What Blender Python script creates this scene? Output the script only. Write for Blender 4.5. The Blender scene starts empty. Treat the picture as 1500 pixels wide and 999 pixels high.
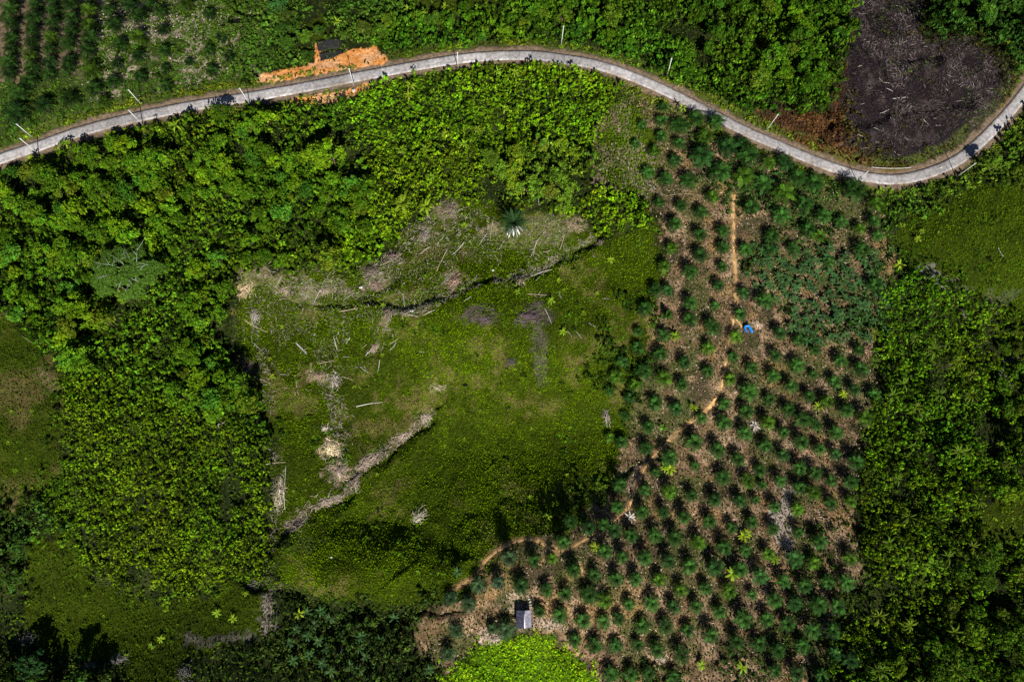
import bpy, math
import numpy as np
rng = np.random.default_rng(11)
C = bpy.context.scene.collection
R = math.radians

# ------------------------------------------------------------------ camera model (also used to survey the photograph onto the ground)
FOC, ALT, NX, NY = 1000.0, 235.0, 712, 735
dn = np.array([(NX-750)/FOC, -(NY-499.5)/FOC, -1.0]); dn /= np.linalg.norm(dn)
_Z = -dn; _X = np.array([1.0, 0, 0]); _X = _X-_Z*_X.dot(_Z); _X /= np.linalg.norm(_X); _Y = np.cross(_Z, _X)
CM = np.array([_X, _Y, _Z])
def g0(px, py, z):
    px, py = np.asarray(px, float), np.asarray(py, float)
    d = np.stack([(px-750)/FOC, -(py-499.5)/FOC, -np.ones_like(px)], -1) @ CM.T
    t = (z-ALT)/d[..., 2]
    return d[..., 0]*t, d[..., 1]*t
def proj(x, y, z):
    c = np.stack([x, y, z-ALT], -1) @ CM
    return 750+FOC*c[..., 0]/-c[..., 2], 499.5-FOC*c[..., 1]/-c[..., 2]

# ------------------------------------------------------------------ numpy helpers
def vnoise(x, y, scale, seed=0):
    x = np.asarray(x, float)/scale+1000.3+seed*7.7; y = np.asarray(y, float)/scale+1000.7+seed*3.1
    xi = np.floor(x).astype(np.int64); yi = np.floor(y).astype(np.int64)
    fx = x-xi; fy = y-yi; fx = fx*fx*(3-2*fx); fy = fy*fy*(3-2*fy)
    def hsh(a, b):
        n = (a*374761393+b*668265263+seed*1442695041) & 0xffffffff
        n = ((n ^ (n >> 13))*1274126177) & 0xffffffff
        return ((n ^ (n >> 16)) & 0xffff)/65535.0
    return (hsh(xi, yi)*(1-fx)+hsh(xi+1, yi)*fx)*(1-fy)+(hsh(xi, yi+1)*(1-fx)+hsh(xi+1, yi+1)*fx)*fy
def fbm(x, y, scale, seed=0, o=4):
    s = 0; a = 1; t = 0
    for i in range(o):
        s = s+a*vnoise(x, y, scale/2**i, seed+i*13); t += a; a *= .55
    return s/t
def inpoly(px, py, P):
    px, py = np.asarray(px, float), np.asarray(py, float)
    r = np.zeros(px.shape, bool); n = len(P)
    for i in range(n):
        x1, y1 = P[i]; x2, y2 = P[(i+1) % n]
        if y1 == y2: continue
        c = ((y1 > py) != (y2 > py)) & (px < (x2-x1)*(py-y1)/(y2-y1)+x1)
        r ^= c
    return r
def polydist(x, y, P):
    """distance to a polyline, signed side, arc parameter"""
    x, y = np.asarray(x, float), np.asarray(y, float)
    best = np.full(x.shape, 1e9); side = np.zeros(x.shape); par = np.zeros(x.shape); acc = 0
    for (x1, y1), (x2, y2) in zip(P[:-1], P[1:]):
        dx, dy = x2-x1, y2-y1; L = math.hypot(dx, dy)
        t = np.clip(((x-x1)*dx+(y-y1)*dy)/(L*L), 0, 1)
        d = np.hypot(x-x1-t*dx, y-y1-t*dy)
        m = d < best
        best = np.where(m, d, best); side = np.where(m, np.sign(dx*(y-y1)-dy*(x-x1)), side)
        par = np.where(m, acc+t*L, par); acc += L
    return best, side, par
def sm(a, b, x):
    t = np.clip((x-a)/(b-a), 0, 1); return t*t*(3-2*t)
def catmull(P, n=10):
    P = np.array(P, float); Q = np.vstack([2*P[0]-P[1], P, 2*P[-1]-P[-2]]); out = []
    for i in range(1, len(Q)-2):
        for k in range(n):
            t = k/n
            out.append(.5*((2*Q[i])+(-Q[i-1]+Q[i+1])*t+(2*Q[i-1]-5*Q[i]+4*Q[i+1]-Q[i+2])*t*t+(-Q[i-1]+3*Q[i]-3*Q[i+1]+Q[i+2])*t**3))
    out.append(P[-1]); return np.array(out)

# ------------------------------------------------------------------ relief
def G(px, py, z=0): a, b = g0(px, py, z); return float(a), float(b)
SCARPS = [([(560, 462), (600, 466), (640, 452), (700, 425), (745, 417), (790, 408), (820, 385), (872, 358)], 1.35, 12),
          ([(425, 785), (455, 755), (505, 735), (530, 700), (560, 680), (600, 645), (640, 610)], 1.1, 14),
          ([(480, 452), (515, 452), (545, 445), (575, 430)], .8, 8)]
SCARPS = [(P, a, w, 2.4) for P, a, w in SCARPS]
SCARPS += [([(420, 772), (470, 762), (530, 768), (590, 775), (650, 800)], 2.6, 10, 8), ([(640, 800), (690, 760), (750, 735), (820, 745), (870, 720)], 2.2, 18, 15), ([(400, 868), (460, 884), (540, 900), (600, 900)], 3.0, 14, 5),
           ([(1238, 70), (1300, 100), (1380, 92), (1460, 110)], 3.0, 10, 5), ([(1235, 190), (1300, 175), (1370, 165), (1440, 150)], 2.5, 10, 4)]
SCARPS = [([G(*p) for p in P], a, w, r) for P, a, w, r in SCARPS]
BUMPS = [(680, 480, 50, 24, 10.0), (770, 635, 40, 18, -8.0), (530, 838, 22, 11, 8.0), (790, 840, 45, 22, 10.5), (420, 480, 26, 16, -4.0), (520, 1010, 50, 18, 9.0),
         (300, 640, 60, 40, 4.0), (180, 960, 60, 30, -5.0), (1020, 560, 15, 34, 4.5), (1380, 1060, 55, 24, 13.0), (120, 1080, 60, 26, 10.0), (150, -80, 80, 32, -12.0), (1430, -90, 60, 34, -12.0), (1100, -60, 60, 30, -7.0), (600, -60, 60, 28, -5.0), (450, 560, 30, 20, -3.5), (1150, 600, 80, 60, -5.0), (1400, 850, 50, 40, 5.0), (1250, 100, 70, 40, 5.0),  # rises and dips past the view edges are added to shade the corners
         (200, 300, 70, 40, 4.0), (600, 200, 60, 40, 3.0), (1430, 360, 40, 24, 5.0), (1480, 540, 30, 30, -5.0), (30, 600, 40, 40, 4.0)]
BUMPS = [(*G(a, b), c, d, e) for a, b, c, d, e in BUMPS]
def hbase(x, y):
    h = (fbm(x, y, 90, 3, 2)-.5)*6
    for bx, by, sx, sy, a in BUMPS:
        h = h+a*np.exp(-((x-bx)/sx)**2-((y-by)/sy)**2)
    return h
ROADPX = [(-60, 256), (0, 233), (57, 214), (113, 194), (173, 178), (230, 165.5), (284, 155), (351, 144.6), (400, 136.5), (461, 125), (520, 113.5), (610, 96.6), (670, 87),
          (718, 82.4), (780, 81.5), (821, 86), (875, 95.5), (929, 113.5), (983, 137), (1037, 164), (1091, 192), (1140, 213), (1180, 230), (1220, 245.5), (1265, 258.5), (1310, 263),
          (1355, 255), (1400, 236), (1430, 213), (1460, 184), (1490, 150), (1515, 115), (1550, 60)]
def solve(px, py, hf, n=14):
    px, py = np.asarray(px, float), np.asarray(py, float); z = np.zeros(px.shape)
    for i in range(n):
        x, y = g0(px, py, z); z = .3*z+.7*hf(x, y)
    return x, y, z
_p = catmull(ROADPX, 6); _x, _y, _z = solve(_p[:, 0], _p[:, 1], hbase)
ROAD = np.stack([_x, _y], 1); RZ = _z.copy()
for _ in range(12): RZ[1:-1] = .25*RZ[:-2]+.5*RZ[1:-1]+.25*RZ[2:]
_x, _y = g0(_p[:, 0], _p[:, 1], RZ); ROAD = np.stack([_x, _y], 1)
RS = np.concatenate([[0], np.cumsum(np.hypot(*np.diff(ROAD, axis=0).T))])
def hfull(x, y):
    h = hbase(x, y)
    for P, a, w, rise in SCARPS:
        d, s, _ = polydist(x+(vnoise(x, y, 5, 61)-.5)*3.4+(vnoise(x, y, 1.8, 63)-.5)*1.2, y+(vnoise(x, y, 5, 62)-.5)*3.4, P)
        a = a*(.35+1.2*vnoise(x, y, 9, 64)); south = s < 0
        h = h+np.where(south, a*np.exp(-d/w), -(.6 if rise < 3 else .15)*a*np.exp(-(d/3.5)**2))*np.where(south, sm(0, rise, d), 1)
    d, s, par = polydist(x, y, ROAD)
    far = sm(4, 12, d)
    h = h+far*((fbm(x, y, 14, 5, 3)-.5)*1.6+(fbm(x, y, 2.8, 8, 2)-.5)*.75)
    rz = np.interp(par, RS, RZ)
    h = h*sm(3.2, 11, d)+(rz-.02-.3*sm(3.4, 9, d))*(1-sm(3.2, 11, d))
    return h
def axis(a, b, step, far, grow=1.22):
    mid = np.arange(a, b+step/2, step); out = []; s = step; v = b
    while v < b+far: s *= grow; v += s; out.append(v)
    o2 = []; s = step; v = a
    while v > a-far: s *= grow; v -= s; o2.append(v)
    return np.array(o2[::-1]+list(mid)+out)
AX = axis(-205, 240, .62, 1500); AY = axis(-75, 222, .62, 1500)
GX, GY = np.meshgrid(AX, AY)
GH = hfull(GX.ravel(), GY.ravel()).reshape(GX.shape)
def H(x, y):
    i = np.clip(np.searchsorted(AX, x)-1, 0, len(AX)-2); j = np.clip(np.searchsorted(AY, y)-1, 0, len(AY)-2)
    fx = (x-AX[i])/(AX[i+1]-AX[i]); fy = (y-AY[j])/(AY[j+1]-AY[j])
    return (GH[j, i]*(1-fx)+GH[j, i+1]*fx)*(1-fy)+(GH[j+1, i]*(1-fx)+GH[j+1, i+1]*fx)*fy
def at(px, py, lift=0):
    """survey: where the sight line through a photo point meets the ground"""
    px, py = np.asarray(px, float), np.asarray(py, float); z = np.zeros(px.shape)
    for i in range(16):
        x, y = g0(px, py, z+lift); z = .35*z+.65*H(x, y)
    return x, y, H(x, y)
def at1(px, py, lift=0):
    x, y, z = at(np.array([px]), np.array([py]), lift); return float(x[0]), float(y[0]), float(z[0])

# ------------------------------------------------------------------ zones of the plot (photo pixels, 1500 wide)
Z = dict(
 plant=[(880, 165), (930, 138), (990, 155), (1060, 205), (1130, 236), (1210, 268), (1270, 285), (1295, 340), (1310, 400), (1290, 450), (1285, 540), (1275, 600), (1255, 660), (1250, 790), (1265, 850), (1220, 920), (1190, 999), (1190, 1100), (900, 1100), (880, 999), (850, 955), (790, 928), (740, 925), (655, 975), (620, 960), (598, 918), (690, 865), (722, 808), (780, 793), (850, 780), (895, 700), (925, 640), (930, 560), (960, 470), (975, 400), (968, 340), (945, 290), (930, 280), (880, 270), (872, 230)],
 inlet=[(895, 150), (925, 140), (945, 170), (950, 220), (965, 260), (940, 292), (885, 272), (875, 235), (890, 190)],
 grass=[(600, 335), (640, 300), (700, 298), (850, 320), (890, 358), (960, 330), (975, 400), (962, 470), (930, 560), (922, 640), (890, 720), (845, 775), (780, 788), (720, 805), (690, 862), (610, 890), (560, 885), (460, 870), (405, 860), (400, 760), (397, 640), (378, 560), (352, 520), (350, 400), (440, 395), (520, 400), (560, 372)],
 gl=[(-200, 440), (0, 455), (40, 480), (80, 530), (95, 600), (90, 690), (60, 720), (20, 735), (0, 740), (-200, 740)],
 gb=[(40, 790), (100, 785), (130, 840), (200, 877), (270, 882), (350, 852), (400, 860), (398, 920), (360, 945), (270, 965), (260, 1050), (190, 1050), (180, 975), (60, 960), (40, 900)],
 gr=[(1300, 345), (1330, 310), (1400, 290), (1430, 262), (1600, 290), (1600, 500), (1500, 480), (1450, 440), (1400, 412), (1340, 388)],
 gt=[(580, -60), (740, -60), (730, 10), (690, 25), (600, 28)],
 gt2=[(448, 20), (480, 15), (492, 55), (455, 62)],
 grb=[(1430, 740), (1500, 700), (1600, 690), (1600, 790), (1440, 800)],
 field=[(-200, -200), (420, -200), (415, 0), (425, 60), (380, 110), (340, 125), (200, 142), (100, 178), (50, 200), (0, 215), (-200, 300)],
 rows=[(-200, -200), (150, -200), (150, 60), (110, 110), (0, 120), (-200, 120)],
 burn=[(1250, -150), (1345, -150), (1352, 60), (1440, 60), (1480, 110), (1465, 165), (1420, 215), (1340, 238), (1255, 222), (1228, 190), (1242, 90)],
 rust=[(1105, 165), (1160, 160), (1215, 165), (1225, 110), (1240, 60), (1250, 230), (1345, 243), (1430, 190), (1490, 120), (1505, 130), (1440, 200), (1380, 240), (1300, 252), (1220, 235), (1150, 205)],
 o1=[(362, 122), (385, 108), (430, 100), (461, 92), (461, 62), (467, 62), (473, 90), (500, 78), (515, 72), (540, 70), (550, 64), (556, 78), (569, 84), (562, 94), (500, 103), (440, 113), (392, 121)],
 o2=[(425, 146), (520, 130), (540, 122), (543, 133), (520, 140), (492, 150), (440, 157)],
 dense=[(1010, 165), (1060, 205), (1140, 236), (1270, 285), (1300, 360), (1300, 470), (1270, 500), (1180, 500), (1100, 420), (1085, 330), (1040, 270), (1000, 230)],
 neon=[(650, 985), (740, 930), (790, 932), (850, 958), (880, 999), (900, 1080), (640, 1080)],
 bright=[(500, 150), (600, 118), (700, 98), (800, 92), (880, 105), (905, 150), (890, 190), (872, 230), (880, 270), (930, 285), (948, 300), (955, 330), (890, 355), (850, 318), (700, 296), (640, 298), (600, 333), (560, 370), (520, 398), (470, 385), (500, 300), (540, 240)],
 hole1=[(800, 210), (860, 215), (890, 240), (870, 285), (840, 300), (790, 300), (720, 300), (700, 270), (760, 250)],
 botdark=[(405, 870), (460, 885), (520, 880), (560, 890), (640, 870), (620, 930), (600, 925), (650, 985), (640, 1060), (260, 1060), (270, 970), (360, 948), (400, 925)],
 wfine=[(95, 520), (200, 560), (300, 600), (395, 640), (398, 760), (403, 855), (350, 848), (270, 878), (200, 873), (130, 835), (100, 780), (60, 720), (90, 690), (98, 600)],
)
PATHS = [([(1075, 285), (1074, 330), (1076, 380), (1079, 440), (1075, 466)], 1.5),
         ([(1075, 466), (1066, 510), (1058, 560), (1045, 590), (1020, 613), (1000, 628), (965, 660), (945, 685), (932, 715), (922, 740), (908, 755), (890, 768)], 1.3),
         ([(662, 863), (695, 846), (712, 820), (738, 800), (768, 790), (790, 793), (805, 803), (822, 806), (845, 796), (875, 778)], 1.4),
         ([(1079, 468), (1090, 482)], 1.0), ([(815, 800), (812, 815)], 2.2), ([(850, 825), (855, 845)], .9), ([(797, 818), (790, 828)], .9)]
# ------------------------------------------------------------------ mesh + object helpers
def quadmesh(name, V, F, mats=(), col=None, smooth=False):
    V = np.asarray(V, np.float32); F = np.asarray(F, np.int32); k = F.shape[1]
    me = bpy.data.meshes.new(name)
    me.vertices.add(len(V)); me.vertices.foreach_set('co', V.ravel())
    me.loops.add(F.size); me.loops.foreach_set('vertex_index', F.ravel())
    me.polygons.add(len(F)); me.polygons.foreach_set('loop_start', np.arange(0, F.size, k, dtype=np.int32))
    me.update(calc_edges=True)
    if smooth: me.polygons.foreach_set('use_smooth', np.ones(len(F), bool))
    if col is not None:
        a = me.color_attributes.new('tint', 'FLOAT_COLOR', 'POINT')
        c = np.ones((len(V), 4), np.float32); c[:, :3] = col; a.data.foreach_set('color', c.ravel())
    for m in mats: me.materials.append(m)
    return me
def obj(name, me, parent=None, loc=(0, 0, 0), rot=(0, 0, 0), sc=(1, 1, 1)):
    o = bpy.data.objects.new(name, me); C.objects.link(o); o.parent = parent
    o.location = loc; o.rotation_euler = rot; o.scale = sc if hasattr(sc, '__len__') else (sc,)*3
    return o
def tag(o, label=None, cat=None, group=None, kind=None):
    if label: o['label'] = label
    if cat: o['category'] = cat
    if group: o['group'] = group
    if kind: o['kind'] = kind
    return o
class MB:
    def __init__(s): s.V = []; s.F = []; s.Cc = []; s.n = 0
    def add(s, V, F, c=(1, 1, 1)):
        V = np.asarray(V, float); F = np.asarray(F, int); s.V.append(V); s.F.append(F+s.n); s.n += len(V)
        c = np.asarray(c, float); s.Cc.append(np.broadcast_to(c, (len(V), 3)))
    def box(s, c, d, rz=0, col=(1, 1, 1)):
        q = np.array([(a, b, e) for e in (-.5, .5) for a, b in ((-.5, -.5), (.5, -.5), (.5, .5), (-.5, .5))])*d
        cs, sn = math.cos(rz), math.sin(rz); q = np.stack([q[:, 0]*cs-q[:, 1]*sn, q[:, 0]*sn+q[:, 1]*cs, q[:, 2]], 1)+c
        s.add(q, [(3, 2, 1, 0), (4, 5, 6, 7), (0, 1, 5, 4), (1, 2, 6, 5), (2, 3, 7, 6), (3, 0, 4, 7)], col)
    def tube(s, P, r, n=6, col=(1, 1, 1)):
        P = np.asarray(P, float); r = np.broadcast_to(np.asarray(r, float), (len(P),)); V = []
        for i in range(len(P)):
            t = P[min(i+1, len(P)-1)]-P[max(i-1, 0)]; t /= np.linalg.norm(t)+1e-9
            a = np.cross(t, (0, 0, 1) if abs(t[2]) < .9 else (1, 0, 0)); a /= np.linalg.norm(a); b = np.cross(t, a)
            for k in range(n):
                w = 2*math.pi*k/n; V.append(P[i]+r[i]*(a*math.cos(w)+b*math.sin(w)))
        F = [(i*n+k, i*n+(k+1) % n, (i+1)*n+(k+1) % n, (i+1)*n+k) for i in range(len(P)-1) for k in range(n)]
        m = len(V); V += [P[0], P[-1]]
        for k in range(0, n, 2):
            F.append((m, (k+2) % n, (k+1) % n, k)); o = (len(P)-1)*n; F.append((m+1, o+k, o+(k+1) % n, o+(k+2) % n))
        s.add(V, F, col)
    def mesh(s, name, mat, smooth=False):
        return quadmesh(name, np.vstack(s.V), np.vstack(s.F), [mat], np.vstack(s.Cc), smooth)

# ------------------------------------------------------------------ materials
def newmat(name):
    m = bpy.data.materials.new(name); m.use_nodes = True; nt = m.node_tree
    b = nt.nodes['Principled BSDF']; return m, nt, b
def leafmat(name, rough=.55, spec=.25, trans=.22):
    m, nt, b = newmat(name)
    a = nt.nodes.new('ShaderNodeAttribute'); a.attribute_name = 'tint'
    oi = nt.nodes.new('ShaderNodeObjectInfo')
    mul = nt.nodes.new('ShaderNodeMix'); mul.data_type = 'RGBA'; mul.blend_type = 'MULTIPLY'; mul.inputs[0].default_value = 1
    nt.links.new(a.outputs['Color'], mul.inputs[6]); nt.links.new(oi.outputs['Color'], mul.inputs[7])
    nt.links.new(mul.outputs[2], b.inputs['Base Color']); b.inputs['Roughness'].default_value = rough; b.inputs['Specular IOR Level'].default_value = spec
    if trans > 0:
        t = nt.nodes.new('ShaderNodeBsdfTranslucent'); mx = nt.nodes.new('ShaderNodeMixShader'); mx.inputs[0].default_value = trans
        nt.links.new(mul.outputs[2], t.inputs['Color']); nt.links.new(b.outputs[0], mx.inputs[1]); nt.links.new(t.outputs[0], mx.inputs[2])
        nt.links.new(mx.outputs[0], nt.nodes['Material Output'].inputs[0])
    return m
def noisy(name, c1, c2, scale=3, rough=.85, bump=.3, attr=False, spec=.2, metal=0):
    m, nt, b = newmat(name)
    tc = nt.nodes.new('ShaderNodeTexCoord'); n = nt.nodes.new('ShaderNodeTexNoise'); n.inputs['Scale'].default_value = scale; n.inputs['Detail'].default_value = 6
    nt.links.new(tc.outputs['Object'], n.inputs['Vector'])
    r = nt.nodes.new('ShaderNodeValToRGB'); r.color_ramp.elements[0].position = .32; r.color_ramp.elements[1].position = .68
    r.color_ramp.elements[0].color = (*c1, 1); r.color_ramp.elements[1].color = (*c2, 1); nt.links.new(n.outputs['Fac'], r.inputs[0])
    src = r.outputs[0]
    if attr:
        a = nt.nodes.new('ShaderNodeAttribute'); a.attribute_name = 'tint'; mul = nt.nodes.new('ShaderNodeMix'); mul.data_type = 'RGBA'; mul.blend_type = 'MULTIPLY'; mul.inputs[0].default_value = 1
        nt.links.new(src, mul.inputs[6]); nt.links.new(a.outputs['Color'], mul.inputs[7]); src = mul.outputs[2]
    nt.links.new(src, b.inputs['Base Color']); b.inputs['Roughness'].default_value = rough; b.inputs['Specular IOR Level'].default_value = spec; b.inputs['Metallic'].default_value = metal
    if bump:
        bp = nt.nodes.new('ShaderNodeBump'); bp.inputs['Strength'].default_value = bump; bp.inputs['Distance'].default_value = .3
        n2 = nt.nodes.new('ShaderNodeTexNoise'); n2.inputs['Scale'].default_value = scale*2.3; n2.inputs['Detail'].default_value = 5; nt.links.new(tc.outputs['Object'], n2.inputs['Vector'])
        nt.links.new(n2.outputs['Fac'], bp.inputs['Height']); nt.links.new(bp.outputs[0], b.inputs['Normal'])
    return m
M_leaf = leafmat('broadleaf', .7, .06); M_palm = leafmat('palm_frond', .65, .06, .08); M_ban = leafmat('banana_leaf', .5, .12, .25); M_grass = leafmat('grass_blade', .8, .0, .2)
M_dead = leafmat('dead_wood', .8, .15, 0)
M_trunk = noisy('bark', (.09, .06, .04), (.2, .15, .1), 3)
M_ground = noisy('ground', (.62, .62, .62), (1.38, 1.38, 1.38), .9, .95, .8, attr=True, spec=.05)
M_ground2 = noisy('track_soil', (.7, .7, .7), (1.3, 1.3, 1.3), 1.4, .95, .5, attr=True, spec=.05)
M_road = noisy('road_concrete', (.68, .67, .66), (1.25, 1.24, 1.25), .9, .85, .1, attr=True, spec=.2)
M_pole = noisy('pole_concrete', (.5, .5, .5), (.68, .68, .66), 2, .7, .05)
M_steel = noisy('galvanised_steel', (.25, .32, .38), (.4, .46, .5), 4, .5, 0, spec=.5)
M_tin = noisy('tin_roof', (.55, .55, .55), (1.4, 1.35, 1.3), 1.3, .6, .05, attr=True, spec=.15)
M_wood = noisy('hut_timber', (.12, .08, .05), (.28, .2, .13), 4)
M_tarp = noisy('blue_tarpaulin', (.0, .14, .62), (.01, .3, .95), 2.5, .4, .2, spec=.4)
M_net = noisy('black_netting', (.012, .011, .014), (.04, .036, .042), 2.2, .9, .6)
M_rock = noisy('pale_stone', (.3, .28, .26), (.6, .58, .55), 2, .8, .5)

# ------------------------------------------------------------------ ground sheet
def colmix(c, col, w):
    w = w[..., None]; return c*(1-w)+np.array(col)*w
gx, gy, gz = GX.ravel(), GY.ravel(), GH.ravel()
ppx, ppy = proj(gx, gy, gz)
inside = (ppx > -150) & (ppx < 1650) & (ppy > -120) & (ppy < 1120)
wx = ppx+(fbm(gx, gy, 9, 21, 3)-.5)*40+(vnoise(gx, gy, 1.5, 22)-.5)*16; wy = ppy+(fbm(gx, gy, 9, 31, 3)-.5)*40+(vnoise(gx, gy, 1.5, 32)-.5)*16
n1 = fbm(gx, gy, 16, 41, 4); n2 = fbm(gx, gy, 4, 51, 3); n3 = vnoise(gx, gy, 1.1, 61)
col = np.tile(np.array([.014, .019, .006]), (len(gx), 1))  # near-black base colour deepens the shade under the bushes
col = colmix(col, (.03, .038, .01), sm(.5, .7, n2))
def zone(name): return inpoly(wx, wy, Z[name])
def grasscol(n): return np.stack([.016+.024*n, .024+.036*n, .002+.001*n], 1)
GZ = np.zeros(len(gx), bool)
for k in ('grass', 'gl', 'gb', 'gr', 'gt', 'gt2', 'grb', 'inlet'):
    if k == 'inlet': continue
    m = zone(k); GZ |= m
    col[m] = grasscol(n1[m]*.6+n2[m]*.4)
m = zone('grass'); col[m] = colmix(col[m], (.12, .095, .035), (.75*sm(.52, .68, n1)*sm(.4, .6, n2))[m])
m = zone('gl'); col[m] = colmix(col[m], (.10, .075, .03), (.8*sm(.45, .65, n1))[m])
m = zone('field'); col[m] = np.array([.035, .055, .012]); col[m] = colmix(col[m], (.26, .21, .16), (.85*sm(.5, .62, n2)*sm(150, 90, np.abs(ppx-250)))[m])
m = zone('rows') & (ppx < 145); col[m] = colmix(col[m], (.16, .115, .075), (.85*sm(.36, .5, n2))[m])
m = zone('plant')
soil = colmix(colmix(np.tile(np.array([.15, .095, .052]), (len(gx), 1)), (.28, .185, .115), sm(.45, .68, n2)), (.07, .052, .03), sm(.52, .68, fbm(gx, gy, 7, 77, 3)))
soil = colmix(soil, (.06, .07, .02), .8*sm(.47, .62, fbm(gx, gy, 10, 87, 4)))
soil = colmix(soil, (.33, .19, .08), .45*sm(.62, .75, fbm(gx, gy, 10, 97, 3)))
col[m] = soil[m]
m = zone('neon'); col[m] = (.05, .10, .004)
m = zone('inlet'); col[m] = colmix(grasscol(n2)[m]*1.5, (.2, .15, .11), sm(.56, .66, n1)[m])
m = zone('rust'); col[m] = colmix(np.tile(np.array([.035, .02, .012]), (m.sum(), 1)), (.12, .055, .025), sm(.55, .7, n2)[m])
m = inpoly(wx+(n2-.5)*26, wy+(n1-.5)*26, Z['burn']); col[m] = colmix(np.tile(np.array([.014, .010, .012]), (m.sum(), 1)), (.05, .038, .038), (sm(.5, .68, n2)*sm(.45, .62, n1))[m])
# withered patches
for px, py, rx, ry, c in [(664, 414, 17, 13, (.34, .22, .17)), (549, 398, 16, 14, (.2, .15, .12)), (551, 416, 13, 9, (.28, .19, .15)), (655, 306, 17, 13, (.2, .15, .11)), (840, 330, 20, 11, (.25, .19, .12)),
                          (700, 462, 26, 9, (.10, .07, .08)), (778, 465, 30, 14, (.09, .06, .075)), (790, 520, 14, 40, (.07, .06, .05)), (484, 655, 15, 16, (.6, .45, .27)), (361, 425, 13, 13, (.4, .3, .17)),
                          (470, 551, 16, 8, (.34, .24, .16)), (568, 470, 7, 28, (.19, .14, .1)), (497, 690, 12, 14, (.28, .2, .15)), (605, 455, 30, 7, (.28, .22, .12)), (357, 543, 17, 15, (.09, .06, .06)),
                          (408, 725, 9, 24, (.24, .19, .14)), (393, 900, 12, 42, (.13, .11, .09)), (620, 340, 14, 22, (.16, .12, .09)), (385, 408, 60, 14, (.16, .14, .07)), (470, 425, 60, 10, (.2, .16, .11)),
                          (320, 940, 50, 8, (.09, .08, .07)), (1368, 404, 14, 13, (.2, .18, .16)), (1485, 530, 18, 30, (.13, .12, .12)), (775, 338, 60, 22, (.14, .13, .06)), (715, 338, 16, 14, (.24, .18, .13)),
                          (725, 935, 20, 9, (.45, .33, .26)), (750, 880, 12, 18, (.38, .28, .2)), (800, 915, 38, 10, (.34, .26, .2)), (930, 705, 12, 16, (.3, .2, .15)), (1150, 760, 16, 50, (.3, .25, .22)), (60, 560, 20, 14, (.13, .1, .05)),
                          (340, 137, 12, 6, (.05, .04, .045)), (1470, 430, 30, 10, (.06, .07, .03)), (460, 790, 50, 12, (.05, .07, .015))]:
    w = sm(1.25, .6, np.hypot((wx-px)/rx, (wy-py)/ry)+.5*(n2-.5)); col = colmix(col, c, w*.92)
rd, rs, rp = polydist(gx, gy, ROAD)
verge = sm(5.0, 3.2, rd+(n2-.5)*3.5)
col = colmix(col, (.17, .125, .085), verge)
col = colmix(col, (.09, .12, .02), sm(2.5, 1.2, np.abs(rd-6.5+(n2-.5)*3))*.6)
for k in ('o1', 'o2'):
    m = inpoly(ppx+(n3-.5)*4, ppy+(n3-.5)*4, Z[k]); col[m] = colmix(np.tile(np.array([.60, .25, .07]), (m.sum(), 1)), (.66, .36, .18), sm(.4, .7, n2)[m])
PATHXY = []
for P, w in PATHS:
    x, y, z = at(*np.array(catmull(P, 5)).T); PATHXY.append((np.stack([x, y], 1)[::3], w))
    d, _, _ = polydist(gx, gy, np.stack([x, y], 1)); col = colmix(col, (.30, .19, .09), .55*sm(w*1.3, w*.3, d+(n3-.5)*1.2))
q = np.arange(len(gx)).reshape(GX.shape)
F = np.stack([q[:-1, :-1], q[:-1, 1:], q[1:, 1:], q[1:, :-1]], -1).reshape(-1, 4)
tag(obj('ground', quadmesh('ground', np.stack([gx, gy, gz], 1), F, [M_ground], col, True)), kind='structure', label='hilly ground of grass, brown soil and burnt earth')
def groundcol_at(x, y):
    i = np.clip(np.searchsorted(AX, x), 0, len(AX)-1); j = np.clip(np.searchsorted(AY, y), 0, len(AY)-1); return col[j*len(AX)+i]

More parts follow.
